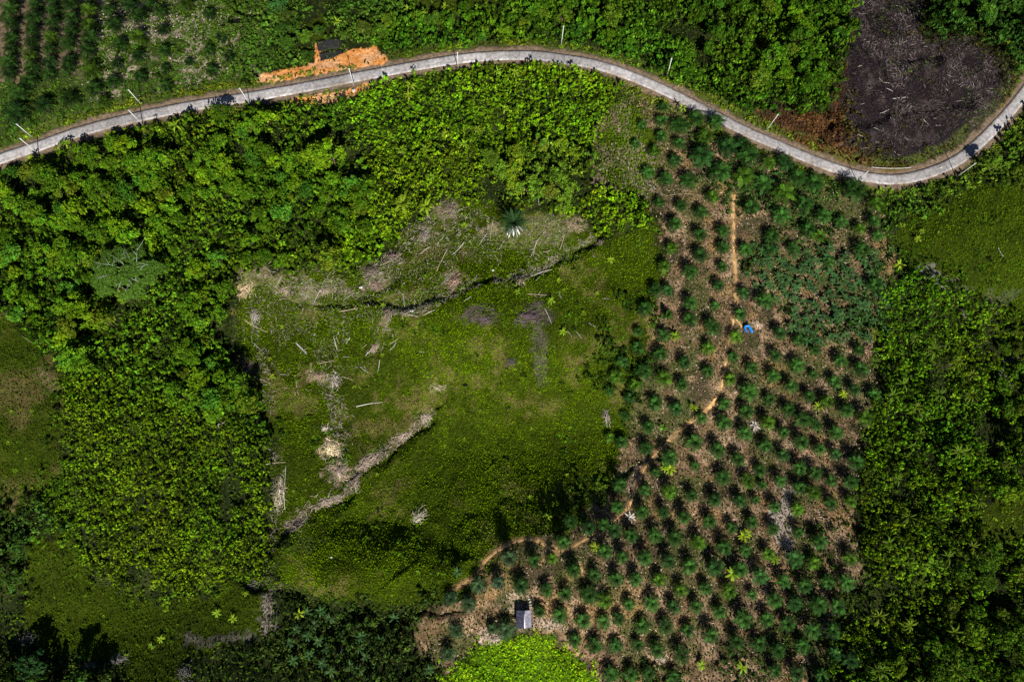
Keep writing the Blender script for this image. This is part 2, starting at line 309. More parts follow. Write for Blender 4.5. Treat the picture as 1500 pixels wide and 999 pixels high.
# ------------------------------------------------------------------ road: cast slabs
def ribbon(P, zf, hw, lift, thick, crown=0):
    P = np.asarray(P); T = np.gradient(P, axis=0); T /= np.hypot(*T.T)[:, None]; N = np.stack([-T[:, 1], T[:, 0]], 1)
    return P, N
L = RS[-1]; s = np.arange(0, L, .9); cx = np.interp(s, RS, ROAD[:, 0]); cy = np.interp(s, RS, ROAD[:, 1]); cz = np.interp(s, RS, RZ)
T = np.stack([np.gradient(cx), np.gradient(cy)], 1); T /= np.hypot(*T.T)[:, None]; N = np.stack([-T[:, 1], T[:, 0]], 1)
mb = MB(); hw = 2.15
prof = [(-hw, -.25), (-hw, .09), (-hw*.55, .115), (0, .13), (hw*.55, .115), (hw, .09), (hw, -.25)]
slabs = {}; per = 5
for i in range(len(s)-1):
    sl = i//per
    if sl not in slabs: slabs[sl] = .33+.03*rng.normal()+.05*math.sin(sl*.35) + (.05 if rng.random() < .12 else 0)
    c = np.array([1.0, .97, .99])*slabs[sl]
    joint = (i % per == 0)
    big = joint and (sl % 8 == 3)
    seg = [(0, .07, .26 if not big else .75), (.07, 1, 1)] if joint else [(0, 1, 1)]
    for a, b, kk in seg:
        V = []
        for t in (a, b):
            j = i+t; X = np.interp(j, range(len(s)), cx); Y = np.interp(j, range(len(s)), cy); ZZ = np.interp(j, range(len(s)), cz); n = N[i]*(1-t)+N[i+1]*t
            V += [(X+n[0]*u, Y+n[1]*u, ZZ+w-(.03 if kk < .5 else 0)) for u, w in prof]
        m = len(prof); cc = np.array([c*(1 if big and kk != 1 else (.6 if kk < .5 else 1)) for _ in range(2*m)])
        if big and kk != 1: cc = cc*1.5
        for k_ in range(2*m):
            u = prof[k_ % m][0]/hw; cc[k_] *= 1-.1*math.exp(-((abs(u)-.5)/.2)**2)
        for k_ in range(2*m):
            u = abs(prof[k_ % m][0])/hw; dz = float(vnoise(V[k_][0], V[k_][1], 2.2, 77)); wd = float(sm(.45, .8, dz))*(.75 if u > .9 else .22 if u > .4 else .05)
            cc[k_] = cc[k_]*(1-wd)+np.array([.2, .15, .1])*wd; cc[k_] *= .9+.2*float(vnoise(V[k_][0], V[k_][1], 6, 78))
        mb.add(V, [(k, k+m, k+m+1, k+1) for k in range(m-1)], cc)
tag(obj('road', mb.mesh('road', M_road)), kind='structure', label='pale grey concrete slab road curving across the hillside')

# ------------------------------------------------------------------ dirt tracks
for P, w in PATHS:
    pp = catmull(P, 8); x, y, z = at(pp[:, 0], pp[:, 1])
    cs = np.concatenate([[0], np.cumsum(np.hypot(np.diff(x), np.diff(y)))]); ss = np.arange(0, cs[-1], .5)
    x = np.interp(ss, cs, x); y = np.interp(ss, cs, y); x = x+(vnoise(x, y, 3, 5)-.5)*.5
    T = np.stack([np.gradient(x), np.gradient(y)], 1); T /= np.hypot(*T.T)[:, None]+1e-9; N2 = np.stack([-T[:, 1], T[:, 0]], 1)
    V = []; cc = []; m = 5
    hwid = .5*w*(.4+1.1*vnoise(x, y, 3, 9))*np.where(vnoise(x, y, 6, 19) < .25, .3, 1)
    for i in range(len(x)):
        for u in np.linspace(-1, 1, m):
            X, Y = x[i]+N2[i, 0]*u*hwid[i], y[i]+N2[i, 1]*u*hwid[i]; V.append((X, Y, float(H(X, Y))+.05*(1-u*u)+.012 if abs(u) < 1 else float(H(X, Y))-.05))
            cc.append(np.array([.50, .31, .13])*(.45+1.0*vnoise(X, Y, 1.3, 3)))
    F = [(i*m+k, (i+1)*m+k, (i+1)*m+k+1, i*m+k+1) for i in range(len(x)-1) for k in range(m-1) if vnoise(x[i], y[i], 5, 29) > .1]
    if len(F) > 4: tag(obj('path', quadmesh('path', V, F, [M_ground2], np.array(cc), True)), kind='structure', label='worn orange earth footpath')

# ------------------------------------------------------------------ foliage makers
def cards(cen, nor, size, asp=1.5, jit=.25, bend=0.0):
    """irregular leaf-spray faces: cen (n,3), nor (n,3), size (n,)"""
    n = len(cen); nor = nor/np.linalg.norm(nor, axis=1)[:, None]
    r = rng.normal(size=(n, 3)); t = np.cross(nor, r); t /= np.linalg.norm(t, axis=1)[:, None]+1e-9; b = np.cross(nor, t)
    s = np.asarray(size)[:, None]; l = s*asp**.5*.5; w = s/asp**.5*.5
    j = lambda: 1+rng.uniform(-jit, jit, (n, 1))
    P = np.stack([cen-t*l*j(), cen-b*w*j()+t*l*.15, cen+t*l*j()+nor*s*bend, cen+b*w*j()+t*l*.15], 1)
    return P.reshape(-1, 3), np.arange(4*n).reshape(-1, 4)
def upper(n, low=-.15):
    z = rng.uniform(low, 1, n); a = rng.uniform(0, 2*math.pi, n); r = np.sqrt(np.maximum(0, 1-z*z)); return np.stack([r*np.cos(a), r*np.sin(a), z], 1)
def crown_geo(R0, Hh, nl, per, ls, flat=.7, vary=.35):
    Vs = []; Fs = []; Cs = []; n = 0
    for k in range(nl):
        a = rng.uniform(0, 2*math.pi); rr = R0*.85*math.sqrt(rng.random()); lr = R0*rng.uniform(.18, .46)
        c = np.array([rr*math.cos(a), rr*math.sin(a), Hh*(.62+.38*math.sqrt(max(0, 1-(rr/R0)**2)))-lr*flat*.6+rng.normal()*.3])
        u = upper(per); rad = rng.uniform(.55, 1.08, per)[:, None]
        P = c+u*rad*np.array([lr, lr, lr*flat]); nn = u*.8+rng.normal(size=u.shape)*.55+np.array([0, 0, .35])
        V, F = cards(P, nn, rng.uniform(.45, 1.35, per)*ls, 1.6)
        base = (1+vary*rng.normal()*.6)*np.array([1+.2*rng.normal()*.5, 1, 1])
        cc = np.repeat(np.clip(base*(1+vary*rng.normal(size=(per, 1))*.8), .25, 2.2), 4, 0)
        Vs.append(V); Fs.append(F+n); n += len(V); Cs.append(cc)
    return np.vstack(Vs), np.vstack(Fs), np.vstack(Cs)
def trunk_mesh(name, h, r, limbs=4, spread=1.5):
    mb = MB(); mb.tube([(0, 0, -.5), (0.05*h, 0, h*.4), (0.02*h, .05*h, h*.85)], [r*1.3, r, r*.5], 6)
    for k in range(limbs):
        a = 2*math.pi*k/limbs+rng.uniform(-.4, .4); mb.tube([(0.04*h, 0, h*.4), (math.cos(a)*spread*.5, math.sin(a)*spread*.5, h*.65), (math.cos(a)*spread, math.sin(a)*spread, h*.85)], [r*.6, r*.4, r*.15], 4)
    return mb.mesh(name, M_trunk)
TREES = []
for k in range(9):
    R0 = [3.1, 3.6, 4.2, 3.3, 3.9, 2.6, 3.0, 4.6, 2.4][k]; Hh = [6, 7, 8, 5.5, 6.5, 5, 6.5, 8, 4.5][k]
    V, F, c_ = crown_geo(R0, Hh, 15 if k % 2 else 20, 52, .62 if k % 3 else .5, .75)
    TREES.append((quadmesh('tree_crown', V, F, [M_leaf], c_), trunk_mesh('tree_trunk', Hh*.9, .16, 4, R0*.5), R0, Hh))
def frond(mb, base, az, el, Ln, wid, droop, segs=6, leaf=11, col=(1, 1, 1)):
    """pinnate frond: a rachis and two combs of leaflets"""
    P = []; p = np.array(base, float); e = el
    for i in range(segs+1):
        P.append(p.copy()); p = p+Ln/segs*np.array([math.cos(az)*math.cos(e), math.sin(az)*math.cos(e), math.sin(e)]); e -= droop/segs
    P = np.array(P); side = np.array([-math.sin(az), math.cos(az), 0]); w0 = .045*Ln/3
    V = []
    for i in range(segs+1):
        w = w0*(1-.7*i/segs)+.02; V += [P[i]-side*w, P[i]+side*w]
    mb.add(V, [(2*i, 2*i+2, 2*i+3, 2*i+1) for i in range(segs)], np.array(col)*1.25)
    V = []; F = []; n = 0
    for j in range(leaf):
        t = .16+.84*(j+.5)/leaf; f = t*segs; i = min(int(f), segs-1); q = P[i]*(1-(f-i))+P[i+1]*(f-i); tg = P[i+1]-P[i]; tg /= np.linalg.norm(tg)
        ll = wid*(math.sin(math.pi*min(1, .12+t*.93))**.55)*rng.uniform(.85, 1.1); lw = Ln/leaf*.4
        for sg in (-1, 1):
            d = side*sg*.8+tg*.6+np.array([0, 0, rng.uniform(-.35, .12)]); d /= np.linalg.norm(d)
            V += [q-tg*lw*.6, q+d*ll*.55-tg*lw+np.array([0, 0, .05]), q+d*ll, q+d*ll*.5+tg*lw]; F.append((n, n+1, n+2, n+3)); n += 4
    mb.add(V, F, np.repeat(np.array(col)*rng.uniform(.75, 1.25, (len(F), 1)), 4, 0))
def palm_mesh(R0, nf, hub, seed_droop=1.0):
    # crown of pinnate fronds round one growing point
    mb = MB(); ga = rng.uniform(0, 6.28)
    for k in range(nf):
        t = k/nf; az = ga+k*2.39996+rng.uniform(-.12, .12); el = R(76-88*t**.8)+rng.uniform(-.12, .12)
        Ln = R0*(.72+.42*min(1, t*1.8))*rng.uniform(.88, 1.1)
        frond(mb, (0, 0, hub), az, el, Ln, R0*.27, seed_droop*(.5+.8*(1-t)), col=np.array([1, 1, 1])*rng.choice([.45, .7, 1.0, 1.8])*(1.5-.9*t))  # lower fronds tinted darker, painting in the shade low in the crown
    return mb.mesh('palm_crown', M_palm)
PALMS = []
for k in range(7):
    mb = MB(); h = 1.1; mb.tube([(0, 0, -.3), (.03, 0, 1.4), (0, 0, 2.85)], [.4, .34, .25], 8, (.8, .7, .6))
    for j in range(40):
        a = j*2.4; z = .1+j*.064; mb.box((math.cos(a)*.37, math.sin(a)*.37, z), (.14, .14, .16), a, (.9, .75, .6))
    PALMS.append((palm_mesh(3.05, 28+k % 4, 2.75, 1.0+.1*(k % 3)), mb.mesh('palm_trunk', M_trunk)))
def banana_mesh(nf, Ln, wd):
    mb = MB(); ga = rng.uniform(0, 6.28)
    for k in range(nf):
        az = ga+k*2.39996+rng.uniform(-.2, .2); e = R(rng.uniform(18, 62)); segs = 6; p = np.array([0, 0, 2.0]); P = []
        for i in range(segs+1):
            P.append(p.copy()); p = p+Ln*rng.uniform(.85, 1.1)/segs*np.array([math.cos(az)*math.cos(e), math.sin(az)*math.cos(e), math.sin(e)]); e -= R(rng.uniform(10, 20))
        side = np.array([-math.sin(az), math.cos(az), 0]); V = []; c = rng.uniform(.75, 1.3)
        for i in range(segs+1):
            w = wd*.5*math.sin(math.pi*min(.97, .12+i/segs*.86))**.6+.02; V += [P[i]-side*w-np.array([0, 0, w*.35*rng.uniform(.5, 1.5)]), P[i], P[i]+side*w-np.array([0, 0, w*.35*rng.uniform(.5, 1.5)])]
        mb.add(V, [f for i in range(segs) for f in ((3*i, 3*i+3, 3*i+4, 3*i+1), (3*i+1, 3*i+4, 3*i+5, 3*i+2))], (c, c, c))
    return mb.mesh('banana_leaves', M_ban)
BANS = []
for k in range(6):
    mb = MB(); mb.tube([(0, 0, -.3), (.02, .02, 1), (0, 0, 2.1)], [.17, .14, .08], 6, (1, 1.6, .7)); st = mb.mesh('banana_stem', M_trunk)
    BANS.append((banana_mesh(7+k % 4, 2.3, .5), st))
THIN = [(banana_mesh(9+k % 3, 2.7, .3), BANS[k][1]) for k in range(4)]

# ------------------------------------------------------------------ labels by landmarks one can find
LM = {'the tin-roofed hut': (767, 906), 'the blue tarpaulin': (1096, 482), 'the withered fan palm': (755, 338), 'the huge feathery tree': (185, 398), 'the orange roadside clearing': (530, 84),
      'the burnt clearing': (1330, 140), 'the roadside guardrail': (1312, 248), 'the pale straw heap': (484, 655), 'the bright lime shrub': (971, 626),
      'the path bend below the grass bowl': (768, 790), 'the footpath fork': (1045, 592), 'the footpath end': (1075, 285), 'the brown gully heap': (568, 462), 'the pink dead patch': (664, 414),
      'the black nursery sheets': (482, 72), 'the neon green thicket': (770, 975), 'the lowest gully heap': (434, 768), 'the grass clearing by the left edge': (45, 610), 'the lower left meadow': (150, 870),
      'the right hand meadow': (1440, 350), 'the purple burnt patch': (775, 463)}
ORD = 'nearest,second,third,fourth,fifth,sixth,seventh,eighth,ninth,tenth,eleventh,twelfth,thirteenth,fourteenth,fifteenth,sixteenth,seventeenth,eighteenth,nineteenth,twentieth'.split(',')
ORD += ['%dth' % k if k % 10 not in (1, 2, 3) else '%d%s' % (k, {1: 'st', 2: 'nd', 3: 'rd'}[k % 10]) for k in range(21, 120)]
def label_all(items, noun):
    """items: (object, px, py, look). Ranks each among its kind by distance, along one of four directions, from the nearest landmark."""
    buckets = {}
    for o, px, py, look in items:
        nm = min(LM, key=lambda k: (LM[k][0]-px)**2+(LM[k][1]-py)**2); dx, dy = px-LM[nm][0], py-LM[nm][1]
        d = ('right of' if dx > 0 else 'left of') if abs(dx) > abs(dy) else ('below' if dy > 0 else 'above')
        buckets.setdefault((nm, d), []).append((math.hypot(dx, dy), o, look))
    for (nm, d), L_ in buckets.items():
        L_.sort(key=lambda t: t[0])
        for k, (_, o, look) in enumerate(L_):
            o['label'] = '%s, %s %s %s %s' % (look, ORD[k], noun, d, nm)

# ------------------------------------------------------------------ surveyed plants
def Lz(ox, oy, s, pts): return [(ox+p[0]/s, oy+p[1]/s)+tuple(p[2:]) for p in pts]
S, Mi, Lg, XL = .68, .9, 1.2, 1.55
palms = []
palms += Lz(860, 130, 3.7, [(415, 95), (405, 170), (405, 250), (370, 338), (300, 185, S), (265, 290, S), (330, 450), (480, 385, 1), (500, 205, Lg), (500, 290), (430, 490, 1), (550, 500, Lg), (395, 612), (512, 630), (680, 580), (622, 665, 1), (478, 730, 1), (612, 785, 1), (460, 860, 1), (612, 900, 1), (420, 960), (560, 990, 1),
    (590, 160, Lg), (700, 180, Lg), (620, 370, XL), (755, 320, XL), (720, 450, XL), (870, 370, XL), (985, 400, Lg), (850, 480, XL), (950, 520, XL), (1060, 570, XL), (1175, 625, XL), (1140, 480, Lg), (1230, 510, Lg), (890, 640, Lg), (740, 770), (740, 860), (735, 960), (860, 870), (1000, 800, 1), (1050, 690, Lg), (1000, 870), (1075, 400, Lg), (640, 260, Lg), (850, 290, 1), (1200, 760, Lg), (1120, 860, 1)])
palms += Lz(860, 400, 3.568, [(550, 15), (358, 85), (425, 85), (302, 180), (540, 150), (425, 210, S), (537, 240), (690, 60), (675, 165, S), (655, 280, 1), (270, 300, S), (405, 325), (265, 385), (387, 418), (635, 390, 1), (510, 465), (635, 510, 1), (190, 460), (300, 510, 1.1), (150, 535), (255, 580), (400, 545, 1), (500, 582), (120, 610, S), (225, 645), (355, 675), (200, 740, S), (465, 705), (320, 800), (180, 880), (120, 855, S), (310, 910), (600, 755), (720, 680, 1), (830, 725, 1), (765, 435), (780, 330), (860, 490, 1), (840, 620, Lg), (750, 550), (800, 210), (820, 100), (925, 145, Lg), (715, 780, 1.1), (825, 835, 1.1), (560, 880, 1.1), (680, 920, 1), (430, 960, Lg), (990, 430), (1100, 480), (975, 535, 1), (1070, 590, 1), (955, 655), (1055, 710), (945, 780, 1), (1130, 765, 1), (1030, 830), (1165, 640), (1190, 525, S), (1200, 400), (1108, 350), (1010, 310), (935, 900, 1), (1120, 880, 1), (1025, 950, 1), (1200, 790), (790, 970)])
palms += Lz(880, 680, 3.13, [(90, 90), (205, 115), (315, 125), (420, 140), (525, 160), (640, 165), (718, 160, S), (805, 195), (255, 35, S), (435, 5, S), (560, 60), (675, 75), (750, 95, S), (730, 25), (828, 75), (915, 15), (985, 40), (915, 105), (980, 130), (1065, 75), (1150, 80), (1060, 175), (905, 205), (1150, 170), (80, 195), (190, 215), (292, 220), (385, 240), (500, 260), (695, 265), (605, 290), (795, 295), (912, 310, S), (1005, 350), (15, 275), (60, 300), (140, 325), (250, 325), (340, 335), (450, 360), (570, 380), (665, 395), (20, 400), (100, 425), (202, 425), (312, 440), (410, 465), (525, 470, 1), (640, 480), (770, 410), (890, 430, 1), (980, 450), (75, 525), (160, 525), (270, 530), (368, 575, 1), (485, 570), (590, 580), (730, 510, 1), (840, 535), (935, 555, 1), (1045, 540), (20, 625), (130, 640), (235, 635), (335, 650), (440, 650), (550, 675, 1), (655, 710, Lg), (765, 710, 1), (700, 600, S), (800, 620, 1), (895, 635), (1000, 640, 1), (1085, 650, 1), (85, 710), (15, 720), (190, 740, 1), (300, 740, 1), (400, 760), (505, 780, 1), (625, 810, 1), (725, 820, 1), (815, 850, 1.1), (855, 730, 1), (970, 760, 1.1), (1065, 760, 1), (70, 830), (170, 825), (260, 850), (370, 870, 1), (45, 960), (140, 960, 1), (220, 960), (335, 970), (805, 950), (900, 955), (1020, 970), (930, 830), (1080, 870), (1150, 430), (1130, 540), (1150, 900)])
palms += [p for p in Lz(640, 740, 3.857, [(755, 95), (860, 125), (1000, 150), (950, 285), (775, 365), (890, 390), (550, 310), (410, 295), (345, 435), (235, 450), (475, 450), (620, 480), (725, 500), (860, 505, Lg), (180, 555), (75, 525), (580, 600), (695, 620), (825, 650), (925, 670, 1), (390, 700, Lg), (310, 700, S), (110, 710), (60, 840), (780, 760), (895, 790), (715, 205), (650, 300, S)]) if p[0] < 878]
palms += [p for p in Lz(1160, 480, 3.568, [(35, 50, S), (140, 110, S), (255, 170, 1), (30, 190), (125, 235), (360, 210, Lg), (355, 115), (225, 280, 1.05), (10, 295), (95, 350), (330, 320), (185, 385, 1), (60, 470, 1), (290, 430), (150, 510, 1), (235, 550, 1), (380, 470, Lg), (435, 350), (50, 590), (150, 630), (230, 655), (45, 710), (340, 700)])]
palms += Lz(1160, 250, 3.7, [(335, 110, XL), (75, 190, XL), (165, 245, Lg), (270, 275), (455, 180, Lg), (375, 310), (470, 350), (150, 350), (380, 430, Lg), (210, 490), (450, 620, Lg), (450, 270, 1)])
palms += Lz(0, 0, 3.7, [(620, 130, Lg), (750, 90, Lg), (870, 60), (590, 50), (750, 200, Lg), (880, 160), (650, 240), (750, 300), (885, 265), (630, 340), (890, 365), (760, 410), (620, 445, Lg), (900, 460), (515, 480, Lg), (1010, 20, Lg), (1130, 260), (1015, 325, S), (500, 390, Lg), (370, 330, Lg), (490, 200, Lg), (380, 540, Lg), (240, 570, Lg), (100, 620, XL), (110, 510, Lg), (700, 30, Lg), (810, 20), (1130, 70), (1200, 190), (1240, 300), (1150, 380), (560, 545, 1)])
for ci, x0 in enumerate((15, 46, 76, 104, 131)):
    for r_ in range(7):
        y0 = -2+r_*(18.5)+rng.uniform(-2, 2)+(9 if ci % 2 else 0)
        if y0 > 128-.1*x0: continue
        palms.append((x0+rng.uniform(-2, 2)-r_*.8+(3 if ci < 2 else 0), y0, 1.12))
palms += Lz(340, 730, 3.714, [(985, 700), (1105, 640), (1085, 550), (1190, 540), (1285, 570), (1220, 725), (1075, 785), (1180, 830), (920, 810), (860, 880), (285, 670, 1), (240, 920, Lg), (785, 885), (970, 960, 1)])
uniq = []
for p in palms:
    if all((p[0]-q[0])**2+(p[1]-q[1])**2 > 10.5**2 for q in uniq): uniq.append(p)
print('all palms', len(uniq))
palms = uniq[:328]
print('palms', len(palms))
items = []
PX = np.array([p[0] for p in palms]); PY = np.array([p[1] for p in palms]); SC = np.array([p[2] if len(p) > 2 else Mi for p in palms])
x, y, z = at(PX, PY, 3.0)
for i in range(len(palms)):
    k = rng.integers(len(PALMS)); s_ = SC[i]*rng.uniform(.84, 1.12); px, py = PX[i], PY[i]
    e = bpy.data.objects.new('oil_palm', None); C.objects.link(e); e.location = (x[i], y[i], z[i]); e.rotation_euler = (0, 0, rng.uniform(0, 6.28)); e.scale = (s_,)*3
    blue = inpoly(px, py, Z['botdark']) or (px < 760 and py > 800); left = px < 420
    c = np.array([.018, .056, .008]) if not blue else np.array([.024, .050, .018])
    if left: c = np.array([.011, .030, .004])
    hue = rng.random()
    if hue > .88: c = c*np.array([1.9, 1.45, .7])
    if hue < .15: c = c*np.array([.75, .8, 1.05])
    c = c*rng.uniform(.8, 1.25)
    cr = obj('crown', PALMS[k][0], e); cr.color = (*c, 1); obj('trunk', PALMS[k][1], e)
    e['category'] = 'oil palm'
    big = s_ > 1.12
    e['group'] = 'oil palms of the upper left field' if left else ('large oil palms by the road' if big and py < 420 else 'young oil palms of the brown plantation')
    look = ('yellowish ' if hue > .88 else 'dark ' if hue < .15 else '')+('large oil palm' if big else 'small oil palm' if s_ < .78 else 'oil palm')
    items.append((e, px, py, look))
label_all(items, 'oil palm')

# bananas
ban = [(262, 189, 1.3), (166, 199), (177, 215), (146, 230), (100, 212), (47, 236), (602, 130, 1.1), (600, 143, 1.0), (729, 107), (754, 109), (588, 223, 1.1), (623, 220), (583, 257), (680, 213), (739, 162), (652, 199), (738, 259), (631, 261), (652, 13), (598, 17), (495, 35), (752, 22), (699, 192), (840, 101), (851, 111), (930, 50), (998, 160),
       (591, 306, 1.9), (625, 309, 1.6), (560, 446, .6), (411, 477, .5), (680, 328, .7), (623, 403, .5), (758, 426, .7), (808, 439, .8), (819, 408, .5), (895, 379, .8), (855, 457, .6), (825, 485, .8), (875, 428, .5), (235, 558, .9), (258, 565, .9), (393, 524, .5), (397, 550, .6),
       (316, 898, .8), (339, 906, .8), (233, 936, .7), (219, 947, .6), (221, 860, .6), (357, 870, .5), (990, 491, 1.1), (1017, 596), (1073, 840, 1.3), (1080, 836, 1.1), (1136, 819), (1089, 785, 1.1), (1095, 781), (1029, 974, .9), (1088, 977, 1.1), (982, 686, 1.2), (975, 683, 1.1), (872, 801), (882, 767), (802, 757, .8), (1200, 595, 1.1), (1237, 577), (440, 897, .9), (545, 912, .7), (1480, 60, .8), (1332, 308, .6), (1324, 328, .7), (1353, 337, .7), (1347, 348, .8), (1313, 390, 1.1)]
ban = [(b[0], b[1], b[2] if len(b) > 2 else .95, 0) for b in ban]
ban += [(b[0], b[1], .95, 1) for b in Lz(340, 730, 3.714, [(410, 620), (480, 610), (530, 650), (345, 715), (445, 685), (410, 745), (310, 780), (470, 775), (515, 815), (420, 850), (330, 880), (490, 900), (535, 940), (700, 750), (690, 805), (725, 860), (640, 905), (690, 930), (800, 770), (755, 980), (1070, 930), (880, 650), (1225, 400)])]
def scatter(poly, spacing, jit=.42, seedn=None, thr=None, pxoff=0):
    P = np.array(Z[poly] if isinstance(poly, str) else poly, float)
    xa, ya = g0(P[:, 0], P[:, 1], 0); x0, x1, y0, y1 = xa.min()-12, xa.max()+12, ya.min()-12, ya.max()+12
    X, Y = np.meshgrid(np.arange(x0, x1, spacing), np.arange(y0, y1, spacing*.866)); X = X+(np.arange(X.shape[0]) % 2)[:, None]*spacing*.5
    X = (X+rng.uniform(-jit, jit, X.shape)*spacing).ravel(); Y = (Y+rng.uniform(-jit, jit, Y.shape)*spacing).ravel()
    Zz = H(X, Y); px, py = proj(X, Y, Zz)
    px2 = px+(fbm(X, Y, 10, 21, 3)-.5)*26; py2 = py+(fbm(X, Y, 10, 31, 3)-.5)*26
    px2 = px2+rng.normal(size=len(px))*6; py2 = py2+rng.normal(size=len(px))*6; m = inpoly(px2, py2, P)
    d, _, _ = polydist(X, Y, ROAD); m &= d > 4.6
    for PP, pw in PATHXY:
        d, _, _ = polydist(X, Y, PP); m &= d > pw*.7
    return X[m], Y[m], Zz[m], px[m], py[m]
def keepout(px, py, names, grow=0):
    m = np.zeros(len(px), bool)
    j1, j2 = rng.normal(size=len(px))*6, rng.normal(size=len(px))*6
    for n_ in names: m |= inpoly(px+j1, py+j2, Z[n_])
    return m
dense2 = [(1085, 330), (1150, 320), (1240, 330), (1290, 370), (1300, 470), (1280, 495), (1190, 500), (1120, 440), (1095, 420)]
X, Y, Zz, px, py = scatter(dense2, 3.7)
ban += [(a, b, rng.uniform(.8, 1.3), 2) for a, b in zip(px, py) if min((a-p[0])**2+(b-p[1])**2 for p in palms) > 49][:125]
for zn, n_ in (([(1275, 485), (1340, 470), (1430, 520), (1450, 700), (1420, 760), (1400, 999), (1270, 999), (1265, 700)], 45),):
    X, Y, Zz, px, py = scatter(zn, 6.0, .5)
    idx = rng.permutation(len(px))[:n_]; ban += [(px[i], py[i], rng.uniform(.7, 1.45), 3) for i in idx]
print('bananas', len(ban))
items = []
B = np.array(ban); lift = np.where(B[:, 3] == 3, 3.0, np.where(B[:, 3] == 0, 2.2, 1.6))
x, y, z = at(B[:, 0], B[:, 1], lift)
for i in range(len(B)):
    k = rng.integers(len(BANS)); s_ = B[i, 2]; t = int(B[i, 3])
    high = (t == 3) or (t == 0 and s_ >= .9 and not inpoly(B[i, 0], B[i, 1], Z['plant']))
    c = {0: (.17, .27, .012), 1: (.035, .09, .022), 2: (.038, .095, .026), 3: (.075, .135, .005)}[t]; c = np.array(c)*rng.uniform(.75, 1.25)*np.array([rng.uniform(.85, 1.2), 1, 1])
    e = bpy.data.objects.new('banana_plant', None); C.objects.link(e); e.location = (x[i], y[i], z[i]); e.rotation_euler = (0, 0, rng.uniform(0, 6.28)); e.scale = (s_, s_, s_*(1.7 if high else .75))
    cr = obj('leaves', BANS[k][0] if t != 3 else THIN[k % 4][0], e); cr.color = (*c, 1); cr['kind'] = 'thing'; obj('stem', BANS[k][1], e)
    e['category'] = 'banana plant'; e['group'] = ['bright banana plants dotted about the plot', 'dark banana plants at the lower edge', 'blue-green banana plants between the palms', 'banana plants in the right hand thicket'][t]
    items.append((e, B[i, 0], B[i, 1], ['bright banana plant', 'dark banana plant', 'blue-green banana plant', 'olive banana plant'][t]))
label_all(items, 'banana plant')

# ------------------------------------------------------------------ broadleaf trees
FA = [(0, 262), (60, 240), (160, 212), (350, 178), (430, 172), (500, 172), (520, 240), (560, 300), (530, 372), (430, 390), (340, 405), (325, 500), (385, 565), (392, 640), (300, 610), (200, 560), (110, 540), (60, 500), (0, 450)]
FT = [(620, 45), (740, -30), (1245, -30), (1238, 90), (1210, 165), (1120, 160), (1030, 125), (950, 85), (830, 52), (700, 58)]
FTR = [(1352, -30), (1540, -30), (1530, 100), (1490, 110), (1440, 60), (1360, 50)]
FR = [(1440, 500), (1540, 470), (1540, 700), (1440, 735)]
FR2 = [(1380, 800), (1540, 800), (1540, 1040), (1280, 1040)]
FL = [(-20, 740), (60, 725), (95, 790), (40, 800), (40, 900), (60, 960), (200, 985), (200, 1040), (-20, 1040)]
FE = [(1430, 255), (1540, 130), (1540, 290), (1440, 275)]
tr = []
for zn, sp, c, hs, tname in ((FA, 7.0, (.085, .17, .007), 1.0, 'upper left forest'), (FT, 7.6, (.055, .125, .006), .85, 'forest above the road'), (FTR, 8.2, (.04, .10, .012), .9, 'forest right of the burnt clearing'),
                    ([(690, 250), (800, 205), (870, 215), (895, 250), (900, 290), (850, 312), (700, 292)], 7.5, (.11, .19, .014), .8, 'bright bush above the bowl'), (FR, 8.5, (.055, .11, .006), .9, 'right hand thicket'), (FR2, 10, (.055, .11, .006), .9, 'right hand thicket'), (FL, 8, (.04, .085, .012), .9, 'dark bush at the lower left'), (FE, 7, (.05, .10, .012), .9, 'bush right of the road bend'),
                    ([(340, 0), (420, 0), (470, 30), (460, 95), (400, 105), (350, 60)], 8, (.05, .11, .012), .7, 'bush by the upper field'), ([(500, 40), (600, 35), (680, 35), (720, 60), (600, 75), (575, 78), (545, 60), (505, 60)], 6.5, (.07, .13, .012), .7, 'forest above the road')):
    X, Y, Zz, px, py = scatter(zn, sp, .36)
    gap = fbm(X, Y, 22, 71, 2)
    m = (gap > .42) & (np.hypot(px-185, py-398) > 34)
    rdist, _, _ = polydist(X, Y, ROAD); m &= rdist > 9
    tr += [(X[i], Y[i], Zz[i], px[i], py[i], c, hs, tname) for i in np.where(m)[0]]
print('trees', len(tr))
if len(tr) > 300:
    far = [tr[i] for i in sorted(range(len(tr)), key=lambda i: -(tr[i][2]+0) if False else math.hypot(tr[i][0], tr[i][1]))[300:]]
    near = sorted(tr, key=lambda t: math.hypot(t[0], t[1]))[:300]
else: near, far = tr, []
def hue_c(c):
    u = rng.random(); c = np.array(c)*rng.uniform(.72, 1.35)*np.array([.96, 1.05, .9])
    if u < .17: return c*np.array([1.55, 1.3, .9]), 'yellow-green'
    if u < .27: return c*np.array([.75, .95, 1.9]), 'blue-green'
    if u < .4: return c*np.array([1.35, .95, 1.3]), 'olive'
    if u < .6: return c*.72, 'dark green'
    return c, 'mid green'
items = []
